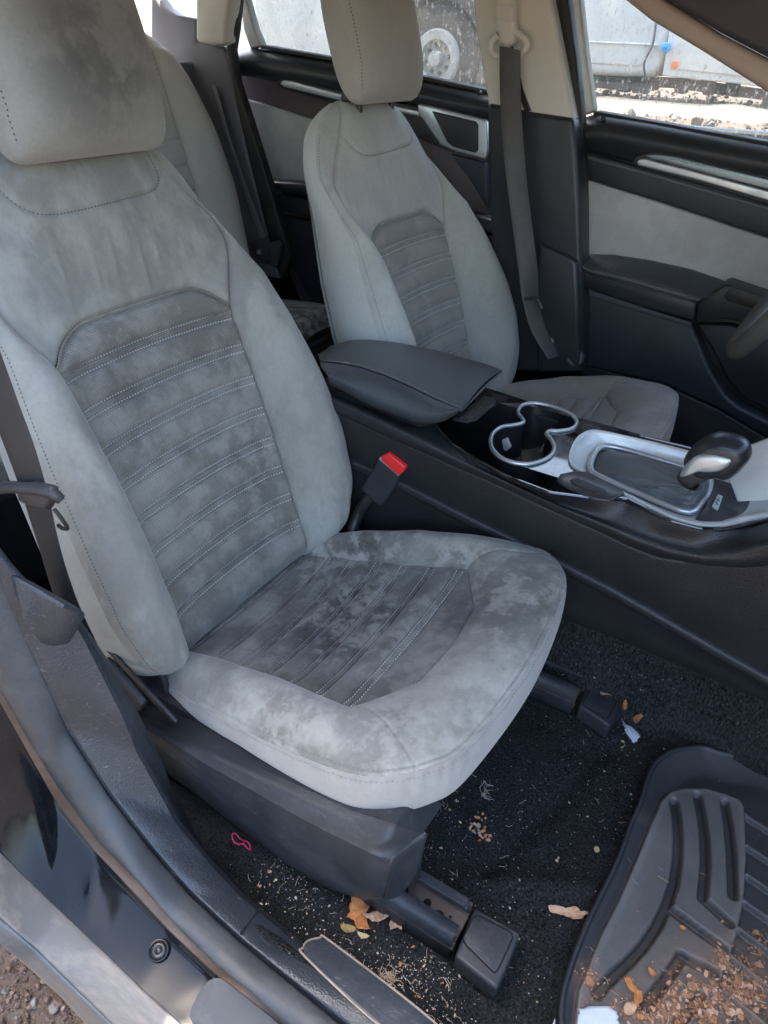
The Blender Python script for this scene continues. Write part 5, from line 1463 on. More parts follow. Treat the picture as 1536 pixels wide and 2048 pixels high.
# silver tray round the selector
INN = [(1179, 942), (1184, 922), (1193, 907), (1208, 900), (1238, 904), (1300, 922), (1361, 940), (1408, 955), (1418, 970), (1414, 992), (1401, 1012), (1386, 1030), (1368, 1031), (1340, 1022), (1260, 988), (1192, 958)]
innP = cat_curve(pts_at(INN, 'z', .380), 5, True)
nB = 90
def align(A_, B_, n):
    a = resample(A_, n, True); b = resample(B_, n, True); ca, cb = a.mean(0), b.mean(0)
    k = int(np.argmin(np.linalg.norm((b - cb) / np.abs(b - cb).max() - (a[0] - ca) / np.abs(a - ca).max(), axis=1)))
    return a, np.roll(b, -k, 0)
a_, b_ = align(bezP, innP, nB)
close = lambda X: np.vstack([X, X[:1]])
tray = C_(link('selector_tray', grid_mesh(np.array([close(a_ + [0, 0, -.002]), close(a_ + [0, 0, .004]), close(a_ + (b_ - a_) * .10 + [0, 0, .006]), close(a_ + (b_ - a_) * .22 + [0, 0, .004]), close(a_ + (b_ - a_) * .40 + [0, 0, -.004]), close(b_ + (a_ - b_) * .18), close(b_)]), 'selector_tray', ang=80), M_SILVER))
C_(link('selector_ring', mesh_from(*tube(innP + np.array([0, 0, .007]), .0050, 10, closed=True), 'selector_ring'), M_CHROME), tray)
# black floor of the tray in front of the ring
C_(zslab('tray_floor', [(1421, 975), (1408, 1014), (1390, 1036), (1420, 1047), (1470, 1046), (1540, 1026), (1540, 985), (1480, 970), (1440, 958), (1412, 952)], .389, .01, plastic('tray_black', (.03, .034, .038), .35, 0, 0, .2), None, .004), tray)
C_(slab('tray_wall', [at(1468, 985, 'y', -.01), at(1474, 1004, 'y', -.02), at(1560, 1000, 'y', -.02), at(1560, 870, 'y', .05), at(1500, 892, 'y', .05), at(1440, 912, 'y', .05)], (0, .008, 0), M_SILVER, None, .002), tray)
badge = C_(zslab('indicator_badge', [(1424, 1012), (1436, 988), (1446, 992), (1436, 1020)], .392, .003, simple('badge_pale', (.55, .66, .62), .4), None, .0006), tray)
for (a, b) in (((1430, 1003), (1437, 1010)), ((1433, 997), (1440, 1003)), ((1431, 1010), (1439, 995))):
    C_(link('badge_mark', mesh_from(*tube([at(*a, 'z', .3926), at(*b, 'z', .3926)], .0004, 5), 'badge_mark'), M_DARK), badge)
# gear gate marks: letters P R N D S beside the boot
gate = C_(zslab('gear_scale', [(1236, 908), (1246, 904), (1400, 948), (1396, 957), (1362, 948), (1240, 914)], .3845, .004, M_BLK, None, .0008), tray)
for k, ch in enumerate('PRNDS'):
    cu_ = bpy.data.curves.new('gear_letter', 'FONT'); cu_.body = ch; cu_.size = .0075; cu_.extrude = .0002; cu_.align_x = 'CENTER'; cu_.align_y = 'CENTER'
    tmp = bpy.data.objects.new('tmp', cu_); COL.objects.link(tmp)
    dg = bpy.context.evaluated_depsgraph_get(); me = bpy.data.meshes.new_from_object(tmp.evaluated_get(dg)); bpy.data.objects.remove(tmp)
    px, py = 1375 - 29 * k, 948.5 - 8.2 * k
    p = at(px, py, 'z', .3852)
    me.transform(Matrix.Translation(Vector(p)) @ Matrix.Rotation(-PI / 2, 4, 'Z'))
    me.materials.clear(); me.materials.append(simple('letter_pale%d' % k, (.5, .55, .56), .5))
    C_(link('gear_letter', me), gate)
# leather boot
ba = resample(innP, 60, True) + np.array([0, 0, -.001]); cb = ba.mean(0)
nk0 = at(1385, 970, 'y', -.040)
nk0 = np.array(nk0)
loops = []
for k, t_ in enumerate(np.linspace(0, 1, 18)):
    cc = cb * (1 - t_) + nk0 * t_
    sh = (1 - t_) ** .95 * .985 + .015
    an = np.arctan2(ba[:, 1] - cb[1], ba[:, 0] - cb[0])
    rip = 1 + .05 * np.sin(an * 7 + t_ * 5) * math.sin(PI * t_) + .03 * np.sin(t_ * 26) * math.sin(PI * t_)
    L = cc + (ba - cb) * sh * rip[:, None]
    fl = np.maximum(np.linalg.norm((L - cc)[:, :2], axis=1), .014)
    dirv = (ba - cb)[:, :2]; dirv /= np.linalg.norm(dirv, axis=1)[:, None]
    L[:, :2] = cc[:2] + dirv * fl[:, None]
    L[:, 2] = cb[2] - .001 + (nk0[2] - cb[2]) * t_ ** .62 + .004 * np.abs(np.sin(an * 3.5 + .6)) * math.sin(PI * min(1, t_ * 1.1) ** .7)
    loops.append(close(L))
lev = C_(link('gear_boot', grid_mesh(np.array(loops), 'gear_boot', ang=180), plastic('boot_leather', (.085, .095, .10), .42, 420, .5, .25, (.2, .2, .2), gd=.0007)))
# selector knob
def blob(name, L, y, half, mat, par, rim=.6):
    """pillow through an outline in the plane y, swelling half to either side"""
    P = resample(cat_curve(pts_at(L, 'y', y), 6, True), 64, True); c = P.mean(0)
    rows_ = []
    for a in np.linspace(-PI / 2, PI / 2, 17):
        k = math.cos(a) ** rim; rows_.append(close(c + (P - c) * k + np.array([0, half * math.sin(a), 0])))
    return C_(link(name, grid_mesh(np.array(rows_), name, ang=180), mat), par)
lever = blob('gear_lever', [(1355, 953), (1368, 935), (1395, 918), (1430, 945), (1415, 958), (1395, 968), (1385, 975), (1368, 970)], -.040, .015, M_BLK, None, .5)
blob('knob', [(1369, 925), (1375, 905), (1395, 885), (1425, 870), (1452, 868), (1490, 880), (1503, 898), (1500, 918), (1475, 945), (1455, 954), (1437, 950), (1420, 952), (1392, 948)], -.034, .028, plastic('knob_leather', (.016, .019, .023), .32, 500, .4, .06), lever, .42)
blob('knob_trim', [(1360, 950), (1372, 928), (1390, 910), (1412, 902), (1440, 904), (1466, 912), (1469, 921), (1450, 936), (1425, 941), (1395, 940), (1375, 948)], -.053, .013, M_CHROME, lever, .35)
# arm rest lid
e_far = [at(x, y, 'y', .10) for x, y in [(632, 716), (660, 692), (700, 680), (740, 679), (800, 686), (860, 698), (920, 714), (970, 728), (1004, 741)]]
e_mid = None
near = [at(x, y, 'y', -.094) for x, y in [(640, 722), (672, 725), (720, 733), (770, 750), (820, 772), (860, 792), (895, 808), (924, 820)]]
nf = resample(near, 60); ff = resample(e_far, 60)
low = resample([at(x, y, 'y', -.128) for x, y in [(655, 752), (690, 768), (730, 790), (780, 812), (820, 826), (855, 832), (890, 826), (918, 820)]], 60)
bot = resample([at(x, y, 'y', -.118) for x, y in [(660, 770), (700, 790), (740, 812), (790, 832), (830, 845), (858, 848), (885, 843), (915, 826)]], 60)
tp = np.linspace(1, .25, 60)[:, None]
top_rows = [ff + np.array([0, .008, -.03]) * tp, ff + np.array([0, .004, -.006]) * tp, ff]
for t_ in (.2, .4, .6, .8, .93): top_rows.append(ff + (nf - ff) * t_ + np.array([0, 0, .010 * math.sin(PI * t_)]))
sea = nf + np.array([0, 0, -.0015])
arm = C_(loft('armrest_lid', top_rows + [nf], M_LEATH, None, 60, 80, 4))
C_(loft('armrest_side', [sea, nf + (low - nf) * .10 + np.array([0, -.002, .001]), nf + (low - nf) * .5 + np.array([0, -.006, .004]), low, bot, bot + np.array([0, .02, -.004])], M_LEATH, None, 60, 80, 5), arm)
tip = [nf[-1], nf[-1] * .5 + ff[-1] * .5 + np.array([.004, 0, .009]), ff[-1]]
tipb = [bot[-1] + np.array([-.002, .006, 0]), (nf[-1] + ff[-1]) / 2 + np.array([-.030, 0, -.012]), ff[-1] + np.array([-.024, .0, -.008])]
C_(loft('armrest_front', [cat_curve(tip, 6), cat_curve(tip, 6) + np.array([.0008, 0, -.003]), cat_curve(tipb, 6)], M_LEATH, None, 30, 80, 3), arm)
Pn = nf[2:] + np.array([0, .003, .0012]); stitches([Pn - np.array(cr)], [np.tile([0, -.4, 1.], (len(Pn), 1))], simple('armrest_thread', (.22, .24, .25), .6), arm, L=.0042, gap=.006, r=.0008)
C_(link('armrest_tray', mesh_from(*box((-.60, .005, .41), (.22, .19, .04)), 'armrest_tray'), M_BLK), arm)

# ------------------------------------------------------------------ steering wheel
sw = empty('steering_wheel', 'black steering wheel rim entering at the right edge', 'steering wheel', (-.004, .37, .668))
al = math.radians(25); Up = np.array([math.sin(al), 0, math.cos(al)]); Yv = np.array([0, 1., 0]); Ax = np.array([math.cos(al), 0, -math.sin(al)])
a = np.linspace(0, 2 * PI, 97)[:-1]
P = .182 * (np.cos(a)[:, None] * Yv + np.sin(a)[:, None] * Up)
link('rim', mesh_from(*tube(P, .0165, 16, closed=True), 'rim'), worn('wheel_leather', (.10, .098, .098), (.2, .19, .185), .45, 0, 10, .5, 200, 0, .2), sw)
hb = slab('hub', [.062 * (math.cos(k) * Yv + math.sin(k) * Up * .9) for k in np.linspace(0, 2 * PI, 24)[:-1]], Ax * .05, M_BLK, sw, .01)
for ang_ in (0, PI, -PI / 2):
    d = math.cos(ang_) * Yv + math.sin(ang_) * Up; s_ = np.cross(Ax, d)
    slab('spoke', [d * .05 + s_ * .025, d * .176 + s_ * .030, d * .176 - s_ * .030, d * .05 - s_ * .025], Ax * .018, M_CHROME if ang_ != -PI / 2 else M_BLK, sw, .004)
slab('rim_inlay', [(-math.cos(k) * Yv * r + math.sin(k) * Up * r) for k, r in [(-.9, .170), (-.55, .174), (-.2, .170), (-.2, .150), (-.55, .158), (-.9, .162)]], -Ax * .016, M_CHROME, sw, .003)
column = link('column', mesh_from(*tube([Ax * .03, Ax * .30], .035, 16), 'column'), M_BLK, sw)

# ------------------------------------------------------------------ floor mat
def pip(X, Y, poly):
    ins = np.zeros(X.shape, bool); n = len(poly); j = n - 1
    for i in range(n):
        xi, yi = poly[i][:2]; xj, yj = poly[j][:2]
        c = ((yi > Y) != (yj > Y)) & (X < (xj - xi) * (Y - yi) / (yj - yi + 1e-12) + xi)
        ins ^= c; j = i
    return ins
def cr6(L): return [(1100 + x / 3.424, 1450 + y / 3.424) for x, y in L]
def floor_mat():
    zr = .022
    OUT = [(1140, 2110), (1122, 2048), (1124, 1995), (1135, 1950), (1150, 1905), (1170, 1855), (1190, 1812), (1215, 1762), (1228, 1735), (1243, 1700), (1258, 1655), (1275, 1618), (1285, 1590), (1293, 1560), (1308, 1530), (1335, 1506), (1370, 1497), (1408, 1495), (1440, 1506), (1490, 1513), (1525, 1521)]
    P = [at(x, y, 'z', .030) for x, y in OUT] + [np.array([.28, -.12, .05]), np.array([.50, -.13, .12]), np.array([.62, -.15, .20]), np.array([.64, -.38, .20]), np.array([.60, -.62, .18]), np.array([.45, -.675, .06]), np.array([.25, -.68, .04]), np.array([.10, -.675, .035])]
    out = cat_curve(P, 5, True)
    gx = np.arange(-.005, .655, .0015); gy = np.arange(-.70, -.10, .0015)
    X, Y = np.meshgrid(gx, gy)
    poly = out[:, :2]
    ins = pip(X, Y, poly)
    D = polyline_dist(X, Y, np.vstack([poly, poly[:1]]))
    fl = lambda L: np.array([at(x, y, 'z', zr)[:2] for x, y in cr6(L)])
    pad = fl([(190, 1830), (250, 1680), (330, 1480), (470, 1200), (600, 900), (680, 700), (760, 520), (820, 455), (900, 430), (1060, 430), (1200, 470), (1300, 510), (1335, 560), (1340, 640), (1347, 900), (1330, 1200), (1290, 1400), (1240, 1560), (1180, 1720), (1050, 1950), (900, 2150), (500, 2200), (150, 2150)])
    pin = pip(X, Y, pad); pd = polyline_dist(X, Y, np.vstack([pad, pad[:1]])); sdist = np.where(pin, pd, -pd)
    padk = np.clip(sdist / .004 + .5, 0, 1); padk = padk ** 2 * (3 - 2 * padk)
    H = .014 + .009 * padk
    def groove(L, w_=.0080, d=.0125):
        dd = polyline_dist(X, Y, fl(L)); k = np.clip((w_ - dd) / .004, 0, 1); k = k * k * (3 - 2 * k)
        return k * d
    G = np.zeros_like(X)
    for L in ([(850, 525), (868, 620), (880, 760), (876, 920), (850, 1080), (800, 1230), (730, 1380), (640, 1510), (540, 1620), (430, 1720), (320, 1840)],
              [(830, 1270), (1000, 1395), (1200, 1535)], [(1010, 485), (1035, 600), (1060, 760), (1068, 950), (1045, 1190), (1230, 1355)],
              [(1195, 535), (1225, 700), (1245, 900), (1255, 1170)], [(640, 1930), (720, 1830), (820, 1700), (900, 1580), (1130, 1700)], [(860, 2080), (940, 1960), (1030, 1860)]):
        G = np.maximum(G, groove(L))
    H = H - G
    Rb = np.zeros_like(X)
    for k, (p, q) in enumerate((((1345, 615), (1700, 830)), ((1355, 825), (1700, 1050)), ((1355, 1025), (1700, 1260)), ((1335, 1205), (1700, 1460)), ((1300, 1385), (1700, 1680)), ((1250, 1580), (1700, 1950)), ((1180, 1800), (1600, 2150)))):
        dd = polyline_dist(X, Y, fl([p, q])); kk = np.clip((.0045 - dd) / .003, 0, 1); Rb = np.maximum(Rb, kk * kk * (3 - 2 * kk))
    H = np.where(pin, H, H + Rb * .009)
    edge = np.clip(1 - D / .045, 0, 1)
    H = H + .018 * edge ** 1.6
    # the toe end climbs
    H = H + np.clip(X - .40, 0, 1) ** 2 * 2.6
    H = H + .0012 * np.sin(X * 40) * np.sin(Y * 33)
    idx = -np.ones(X.shape, int); keep = ins & (D > .0005)
    idx[keep] = np.arange(keep.sum())
    V = np.stack([X[keep], Y[keep], H[keep]], -1)
    a, b, c, d = idx[:-1, :-1], idx[:-1, 1:], idx[1:, 1:], idx[1:, :-1]
    ok = (a >= 0) & (b >= 0) & (c >= 0) & (d >= 0)
    Fq = np.stack([a[ok], b[ok], c[ok], d[ok]], 1)
    me = bpy.data.meshes.new('mat_tray'); me.from_pydata(V.tolist(), [], Fq.tolist()); me.update(); me.shade_smooth()
    col = me.attributes.new('dust', 'FLOAT', 'POINT')
    dv = np.clip(padk * (1 - G / .0125) * .85 + .35 * Rb * (~pin) + .15 * edge, 0, 1)[keep]
    ed = np.exp(-((sdist - .004) / .004) ** 2) + np.exp(-(np.abs(G - .0062) / .0022) ** 2) * pin
    dv = np.clip(dv * .8 + .7 * np.clip(ed, 0, 1)[keep], 0, 1)
    col.data.foreach_set('value', dv.astype(np.float32))
    dirt = np.zeros_like(X)
    for (px, py, rad) in ((1420, 2000, .075), (1330, 2030, .05), (1490, 1960, .055), (1445, 1920, .03), (1180, 1965, .022), (1520, 2040, .08), (1250, 2040, .03)):
        c_ = at(px, py, 'z', .02); dirt = np.maximum(dirt, np.exp(-((X - c_[0]) ** 2 + (Y - c_[1]) ** 2) / rad ** 2 * 1.2))
    c2_ = me.attributes.new('dirt', 'FLOAT', 'POINT'); c2_.data.foreach_set('value', dirt[keep].astype(np.float32))
    m, nt, b_ = new_mat('mat_rubber')
    at_ = nt.nodes.new('ShaderNodeAttribute'); at_.attribute_name = 'dust'
    tc = nt.nodes.new('ShaderNodeTexCoord'); v = tc.outputs['Object']
    n1 = noise(nt, v, 14, 6, .65, .5); n2 = noise(nt, v, 420, 3, .8)
    k = mth(nt, 'MULTIPLY', at_.outputs['Fac'], mth(nt, 'ADD', mth(nt, 'MULTIPLY', n1, .9), .15))
    c_ = mixc(nt, k, (.015, .017, .021), (.155, .15, .14))
    c_ = mixc(nt, mth(nt, 'MULTIPLY', ramp(nt, n2, [(.62, 0), (.72, 1)]), .35), c_, (.3, .27, .23))
    c_ = mixc(nt, mth(nt, 'MULTIPLY', ramp(nt, noise(nt, v, 9, 5, .6), [(.55, 0), (.7, 1)]), .25), c_, (.14, .10, .075))
    at2 = nt.nodes.new('ShaderNodeAttribute'); at2.attribute_name = 'dirt'
    dk = mth(nt, 'MULTIPLY', at2.outputs['Fac'], ramp(nt, noise(nt, v, 45, 7, .75, .8), [(.36, 0), (.52, .8), (.7, 1)]))
    c_ = mixc(nt, mth(nt, 'MULTIPLY', dk, .9), c_, mixc(nt, noise(nt, v, 130, 4, .7), (.09, .055, .035), (.24, .155, .10)))
    nt.links.new(c_, b_.inputs['Base Color']); b_.inputs['Roughness'].default_value = .52
    bump(nt, b_, n2, .25, .0006)
    t = empty('floor_mat', 'black ridged rubber floor mat with leaf crumbs in the footwell', 'floor mat', (.2, -.4, 0))
    me.transform(Matrix.Translation((-.2, .4, 0)))
    tr_ = link('mat_tray', me, m, t)
    # raised lip
    op = out.copy()
    zz = np.array([.014 + .018 + max(0, p[0] - .40) ** 2 * 2.6 for p in op])
    op[:, 2] = zz
    lp = resample(op, 300, True)
    X_ = []
    c0 = lp.mean(0)
    T = np.roll(lp, -1, 0) - np.roll(lp, 1, 0); T /= np.linalg.norm(T, axis=1)[:, None]
    Nn = np.stack([T[:, 1], -T[:, 0], 0 * T[:, 0]], 1); sg = np.sign(((lp - c0) * Nn).sum(1)); Nn *= sg[:, None]
    for o_, z_ in ((-.005, -.0025), (-.003, .0018), (0, .0030), (.0022, .0018), (.003, -.001), (.002, -.028)):
        L = lp + Nn * o_ + np.array([0, 0, z_]); X_.append(close(L))
    me = grid_mesh(np.array(X_), 'raised_lip', ang=180); me.transform(Matrix.Translation((-.2, .4, 0)))
    link('raised_lip', me, m, t)
    def hz(x, y):
        i = np.clip(int((y + .70) / .0015), 0, X.shape[0] - 1); j = np.clip(int((x + .005) / .0015), 0, X.shape[1] - 1)
        return float(H[i, j]) if ins[i, j] else None
    return hz
mat_z = floor_mat()

# ------------------------------------------------------------------ leaves, crumbs and other litter
def leaf_mat(name, c1, c2, rough=.75):
    m, nt, b = new_mat(name)
    tc = nt.nodes.new('ShaderNodeTexCoord'); v = tc.outputs['Object']
    n1 = noise(nt, v, 90, 5, .65); n2 = noise(nt, v, 500, 3, .7)
    nt.links.new(mixc(nt, ramp(nt, n1, [(.35, 0), (.65, 1)]), c1, c2), b.inputs['Base Color'])
    b.inputs['Roughness'].default_value = rough; bump(nt, b, n2, .4, .0008)
    return m
M_L1 = leaf_mat('leaf_orange', (.48, .20, .06), (.30, .11, .035)); M_L2 = leaf_mat('leaf_pale_tan', (.52, .34, .22), (.36, .20, .12))
M_L3 = leaf_mat('leaf_olive', (.30, .22, .08), (.18, .12, .05)); M_L4 = leaf_mat('leaf_brown', (.34, .17, .08), (.22, .09, .04))
M_PAPER = worn('white_paper', (.46, .53, .62), (.36, .40, .45), .6, 0, 30, .6); M_YEL = leaf_mat('leaf_yellow', (.46, .40, .20), (.38, .30, .14))
def leaf(name, outline, zf, mat, label, curl=.006, seed=0, lobes=None, th=.0006, cat='dry leaf', group=None, lift=.001, tilt=None):
    """outline: photograph pixels of the leaf lying on the surface zf(x, y)"""
    z0 = zf if isinstance(zf, float) else None
    P = []
    for px, py in outline:
        p = at(px, py, 'z', z0 if z0 is not None else .01)
        if z0 is None: p = at(px, py, 'z', zf(p[0], p[1]))
        P.append(p)
    P = np.array(P); c = P.mean(0)
    r = random.Random(seed)
    loop = cat_curve(P, 4, True); n = len(loop)
    jag = np.array([1 + r.uniform(-.13, .10) for _ in range(n)])[:, None]
    loop = c + (loop - c) * jag
    lev = [1, .82, .6, .35, .12]
    ax = r.uniform(0, PI); R = max(np.linalg.norm(loop - c, axis=1))
    V = []
    for l in lev:
        for p in loop:
            q = c + (p - c) * l; d = (q - c) / R
            u = d[0] * math.cos(ax) + d[1] * math.sin(ax); v_ = -d[0] * math.sin(ax) + d[1] * math.cos(ax)
            z = lift + curl * (u * u) + curl * .35 * math.sin(5 * v_ + seed) * abs(v_) + curl * .12 * math.sin(17 * u + 3 * v_)
            V.append((q[0] - c[0], q[1] - c[1], q[2] - c[2] + z))
    V.append((0, 0, lift))
    Fa = []
    for k in range(len(lev) - 1):
        for i in range(n):
            j = (i + 1) % n; Fa.append((k * n + i, k * n + j, (k + 1) * n + j, (k + 1) * n + i))
    b0 = (len(lev) - 1) * n
    for i in range(n): Fa.append((b0 + i, b0 + (i + 1) % n, len(V) - 1))
    me = mesh_from(V, Fa, name, 60)
    o = link(name, me, mat); o.location = tuple(c)
    s = o.modifiers.new('thickness', 'SOLIDIFY'); s.thickness = th; s.offset = 1
    return tag(o, label, cat, group)
zc = lambda x, y: cz(x, y)
leaf('dry_leaf', [(702, 1796), (720, 1792), (740, 1802), (742, 1815), (730, 1835), (738, 1858), (736, 1872), (715, 1868), (705, 1845), (694, 1838), (700, 1822)], zc, M_L1, 'largest orange dry leaf beside the near seat rail', .012, 1, lift=.006)
leaf('dry_leaf', [(728, 1840), (745, 1828), (765, 1822), (782, 1832), (772, 1842), (752, 1850), (738, 1846)], zc, M_L2, 'pinkish curled leaf touching the big orange leaf', .012, 2, lift=.006)
leaf('dry_leaf', [(780, 1845), (790, 1838), (800, 1850), (803, 1862), (792, 1858), (780, 1864)], zc, M_L2, 'small torn leaf below the near seat rail', .005, 3, lift=.004)
leaf('dry_leaf', [(680, 1852), (695, 1848), (712, 1858), (708, 1866), (690, 1864)], zc, M_L3, 'dark olive leaf scrap left of the orange leaf', .004, 4)
leaf('dry_leaf', [(715, 1866), (730, 1868), (738, 1874), (724, 1878)], zc, M_YEL, 'yellowish leaf tip under the big orange leaf', .003, 5)
leaf('dry_leaf', [(1099, 1818), (1112, 1814), (1130, 1818), (1150, 1816), (1160, 1826), (1172, 1830), (1168, 1838), (1150, 1842), (1138, 1836), (1115, 1830), (1100, 1828)], zc, M_L2, 'long pale leaf on the carpet touching the rubber mat', .007, 6, lift=.003)
leaf('dry_leaf', [(1200, 1382), (1210, 1379), (1215, 1384), (1222, 1380), (1232, 1386), (1230, 1394), (1214, 1390), (1204, 1392)], .044, M_L2, 'crumpled tan leaf on the far rail cover', .004, 7)
leaf('dry_leaf', [(1246, 1408), (1252, 1404), (1252, 1420), (1246, 1424), (1243, 1416)], zc, M_L1, 'narrow orange leaf at the front of the far rail cover', .004, 8, lift=.004)
leaf('dry_leaf', [(1265, 1438), (1275, 1432), (1285, 1434), (1276, 1446), (1268, 1450)], zc, M_L1, 'small orange leaf beside the white paper scrap', .003, 9, lift=.003)
leaf('paper_scrap', [(1243, 1440), (1247, 1448), (1262, 1455), (1276, 1472), (1277, 1480), (1267, 1487), (1258, 1476), (1248, 1464), (1250, 1458), (1244, 1450)], zc, M_PAPER, 'torn white paper scrap in front of the far rail cover', .004, 10, cat='paper scrap', lift=.003)
leaf('dry_leaf', [(1240, 1486), (1246, 1482), (1250, 1492), (1244, 1498), (1239, 1494)], zc, M_YEL, 'tiny yellow green leaf below the white paper scrap', .002, 11, lift=.002)
leaf('dry_leaf', [(1188, 1696), (1196, 1694), (1198, 1704), (1190, 1706)], zc, M_YEL, 'round yellow flake on open carpet left of the mat', .001, 12, lift=.002)
leaf('paper_sheet', [(1163, 2016), (1230, 2018), (1236, 2034), (1242, 2062), (1238, 2090), (1150, 2090), (1158, 2040)], .028, M_PAPER, 'pale blue paper lying in the corner of the rubber mat', .002, 13, cat='paper')
leaf('paper_sheet', [(1118, 2030), (1126, 2028), (1124, 2060), (1100, 2070), (1108, 2040)], zc, M_PAPER, 'white paper corner tucked outside the mat edge', .002, 14, cat='paper', lift=.004)
leaf('dry_leaf', [(1248, 1958), (1258, 1956), (1268, 1972), (1282, 1984), (1284, 1998), (1276, 2012), (1266, 2008), (1272, 1992), (1258, 1980)], .024, M_L1, 'forked orange leaf stem on the mat below the long groove', .004, 15, lift=.002)
leaf('dry_leaf', [(1296, 1936), (1304, 1940), (1312, 1952), (1304, 1954), (1298, 1946)], .024, M_L1, 'slim orange leaf bit between the two lower mat grooves', .002, 16, lift=.002)
leaf('dry_leaf', [(1170, 1960), (1178, 1954), (1186, 1964), (1186, 1976), (1176, 1976), (1171, 1970)], .026, M_L4, 'reddish brown leaf bit in the mat corner by the rim', .003, 17, lift=.004)
leaf('dry_leaf', [(1358, 1852), (1366, 1853), (1371, 1860), (1362, 1860)], .024, M_L1, 'single orange fleck on the upper mat pad', .001, 18, lift=.002)
leaf('dry_leaf', [(1250, 2010), (1262, 2004), (1272, 2014), (1266, 2030), (1252, 2032), (1246, 2022)], .026, M_L2, 'rounded tan leaf bit above the pale paper', .004, 19, lift=.003)
# hair tie
P = [at(x, y, 'z', .012) for x, y in [(463, 1662), (470, 1660), (478, 1668), (486, 1674), (496, 1680), (500, 1690), (494, 1690), (486, 1682), (476, 1680), (466, 1674)]]
P = [np.array([p[0], p[1], cz(p[0], p[1]) + .004 + .002 * math.sin(i * 2.1)]) for i, p in enumerate(P)]
o = link('hair_tie', mesh_from(*tube(cat_curve(P, 6, True), .0011, 8, closed=True), 'hair_tie'), simple('tie_crimson', (.45, .03, .10), .6))
tag(o, 'small crimson elastic loop on the carpet beside the sill', 'hair tie')
# flakes
def flake(seed, n=7):
    r = random.Random(seed); V = []; 
    for k in range(n):
        a = 2 * PI * k / n; q = r.uniform(.5, 1.1); V.append((q * math.cos(a), .7 * q * math.sin(a), r.uniform(-.15, .25)))
    V += [(x * .9, y * .9, z - .14) for x, y, z in V]
    V.append((0, 0, .08)); c = 2 * n
    Fa = [(i, (i + 1) % n, c) for i in range(n)] + [(i, i + n, (i + 1) % n + n, (i + 1) % n) for i in range(n)]
    return np.array(V), Fa
FL = [flake(i) for i in range(10)]
def stick(seed):
    r = random.Random(seed); P = cat_curve([(-1, 0, 0), (-.3, r.uniform(-.2, .2), .05), (.3, r.uniform(-.3, .3), .08), (1, r.uniform(-.3, .3), 0)], 3)
    V, Fa = tube(P, .045, 4); return np.array(V), Fa
ST = [stick(i) for i in range(8)]
M_L5 = leaf_mat('leaf_rust_brown', (.27, .145, .08), (.17, .085, .045))
MF = [M_L2, M_L1, M_L4, M_YEL, leaf_mat('flake_straw', (.44, .38, .28), (.30, .24, .17)), leaf_mat('flake_white', (.52, .50, .46), (.4, .38, .33)), M_L5]
def drop(px, py, sp, n, s0, s1, mats, kinds='f', z0=0.012, surf=None, out=None):
    for _ in range(n):
        x = random.gauss(px, sp[0]); y = random.gauss(py, sp[1])
        p = at(x, y, 'z', z0)
        z = (surf or cz)(p[0], p[1])
        if z is None: continue
        s = random.uniform(s0, s1)
        if kinds == 'f':
            out.append((random.randrange(10), (p[0], p[1], z + s * .25 + .0004), s, (random.uniform(-.22, .22), random.uniform(-.22, .22), random.uniform(0, 6)), random.choice(mats)))
        else:
            out.append((10 + random.randrange(8), (p[0], p[1], z + .0012), s, (0, random.uniform(-.2, .2), random.uniform(0, 6)), random.choice(mats)))
it = []
for (x, y, sx, sy, n) in ((690, 1880, 60, 40, 160), (820, 1940, 50, 30, 230), (880, 2000, 45, 30, 130), (560, 1740, 40, 30, 110), (620, 1800, 40, 25, 90), (870, 1690, 40, 60, 110), (930, 1610, 60, 60, 70), (1000, 1750, 120, 90, 120), (1100, 1560, 120, 90, 150), (1250, 1480, 60, 50, 120), (1200, 1400, 50, 30, 70), (1140, 1350, 50, 40, 40), (1260, 1680, 20, 60, 60), (1300, 1320, 120, 50, 60), (1060, 1950, 40, 50, 30)):
    drop(x, y, (sx, sy), int(n * .8), .0005, .0014, (4, 5, 4, 5, 0, 5), 'f', out=it)
    drop(x, y, (sx, sy), n // 16, .0016, .0034, (0, 1, 4, 4, 3), 'f', out=it)
    drop(x, y, (sx, sy), n // 12, .002, .008, (4, 5, 4), 's', out=it)
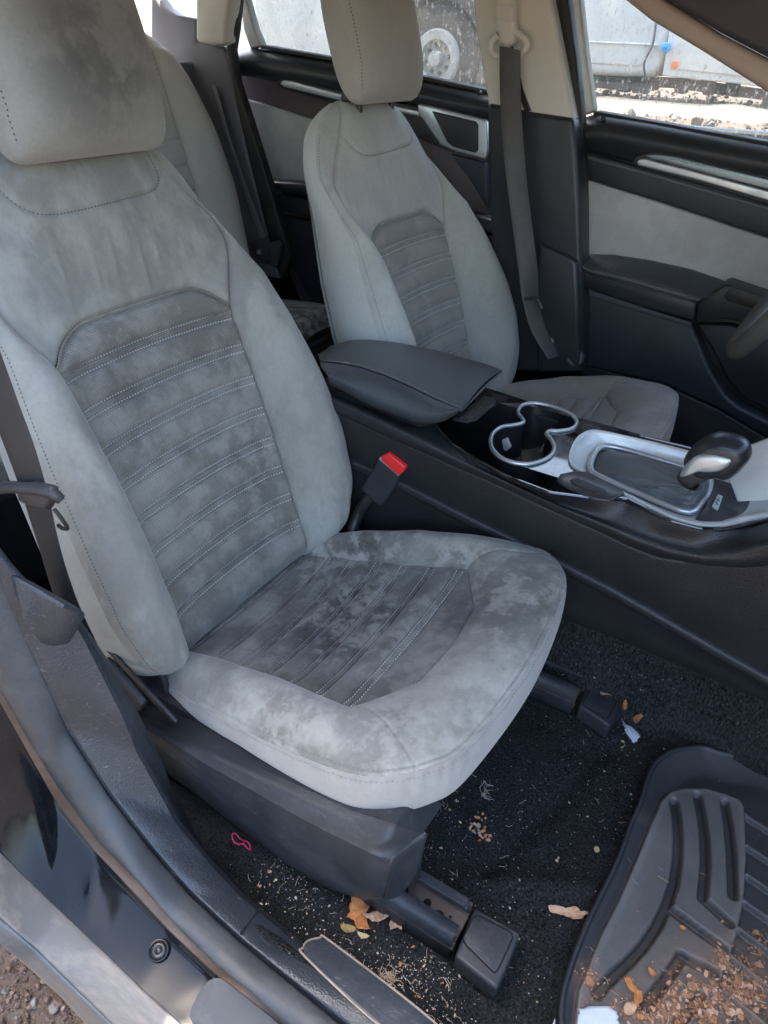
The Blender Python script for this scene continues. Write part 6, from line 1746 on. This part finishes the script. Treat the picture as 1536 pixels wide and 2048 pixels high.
drop(775, 1960, (10, 8), 60, .002, .008, (4, 4, 0), 's', out=it)
drop(960, 1650, (8, 14), 26, .002, .005, (0, 4, 1), 'f', out=it)
drop(975, 1575, (6, 12), 18, .003, .009, (4, 5), 's', out=it)
o = scatter('carpet_crumbs', FL + ST, it, MF)
it = []
ms = lambda x, y: mat_z(x, y)
for (x, y, sx, sy, n, s0, s1) in ((1430, 1995, 60, 26, 520, .001, .0055), (1330, 2028, 60, 12, 260, .001, .0055), (1490, 1965, 30, 30, 160, .001, .0055), (1445, 1925, 12, 22, 110, .001, .005), (1530, 1890, 20, 18, 60, .0015, .0045), (1180, 1960, 14, 24, 60, .0008, .003), (1240, 2000, 60, 30, 60, .001, .003), (1350, 1800, 90, 120, 60, .0006, .0015)):
    drop(x, y, (sx, sy), int(n * .8), s0 * .8, s1 * .72, (0, 6, 2, 1, 6, 6, 0), 'f', .02, ms, it)
    drop(x, y, (sx, sy), n // 22, s1 * .8, s1 * 1.35, (0, 6, 2), 'f', .02, ms, it)
    drop(x, y, (sx, sy), n // 12, .003, .008, (4, 0), 's', .02, ms, it)
# keep crumbs off empty places
o = scatter('leaf_litter', FL + ST, it, MF)
# crumbs in the seat crease
it = []
def seat_z(x, y): return float(zplane(np.array(x))) - .012
for (x, y, sx, sy, n) in ((600, 1098, 10, 4, 26), (570, 1115, 8, 6, 10), (540, 1150, 14, 10, 16), (487, 1200, 22, 16, 22), (420, 1255, 14, 10, 14), (385, 1288, 10, 6, 16), (478, 1340, 6, 4, 4), (778, 1160, 3, 3, 3), (530, 1310, 3, 3, 2), (640, 1112, 30, 4, 8)):
    for _ in range(n):
        px, py = random.gauss(x, sx), random.gauss(y, sy); p = at(px, py, 'z', .155)
        p = at(px, py, 'z', seat_z(p[0], 0)); s = random.uniform(.0007, .0026)
        it.append((random.randrange(10), (p[0], p[1], p[2] + .0045), s, (random.uniform(-.4, .4), random.uniform(-.4, .4), random.uniform(0, 6)), random.choice((4, 5, 0, 1, 4))))
scatter('seat_crumbs', FL + ST, it, MF)
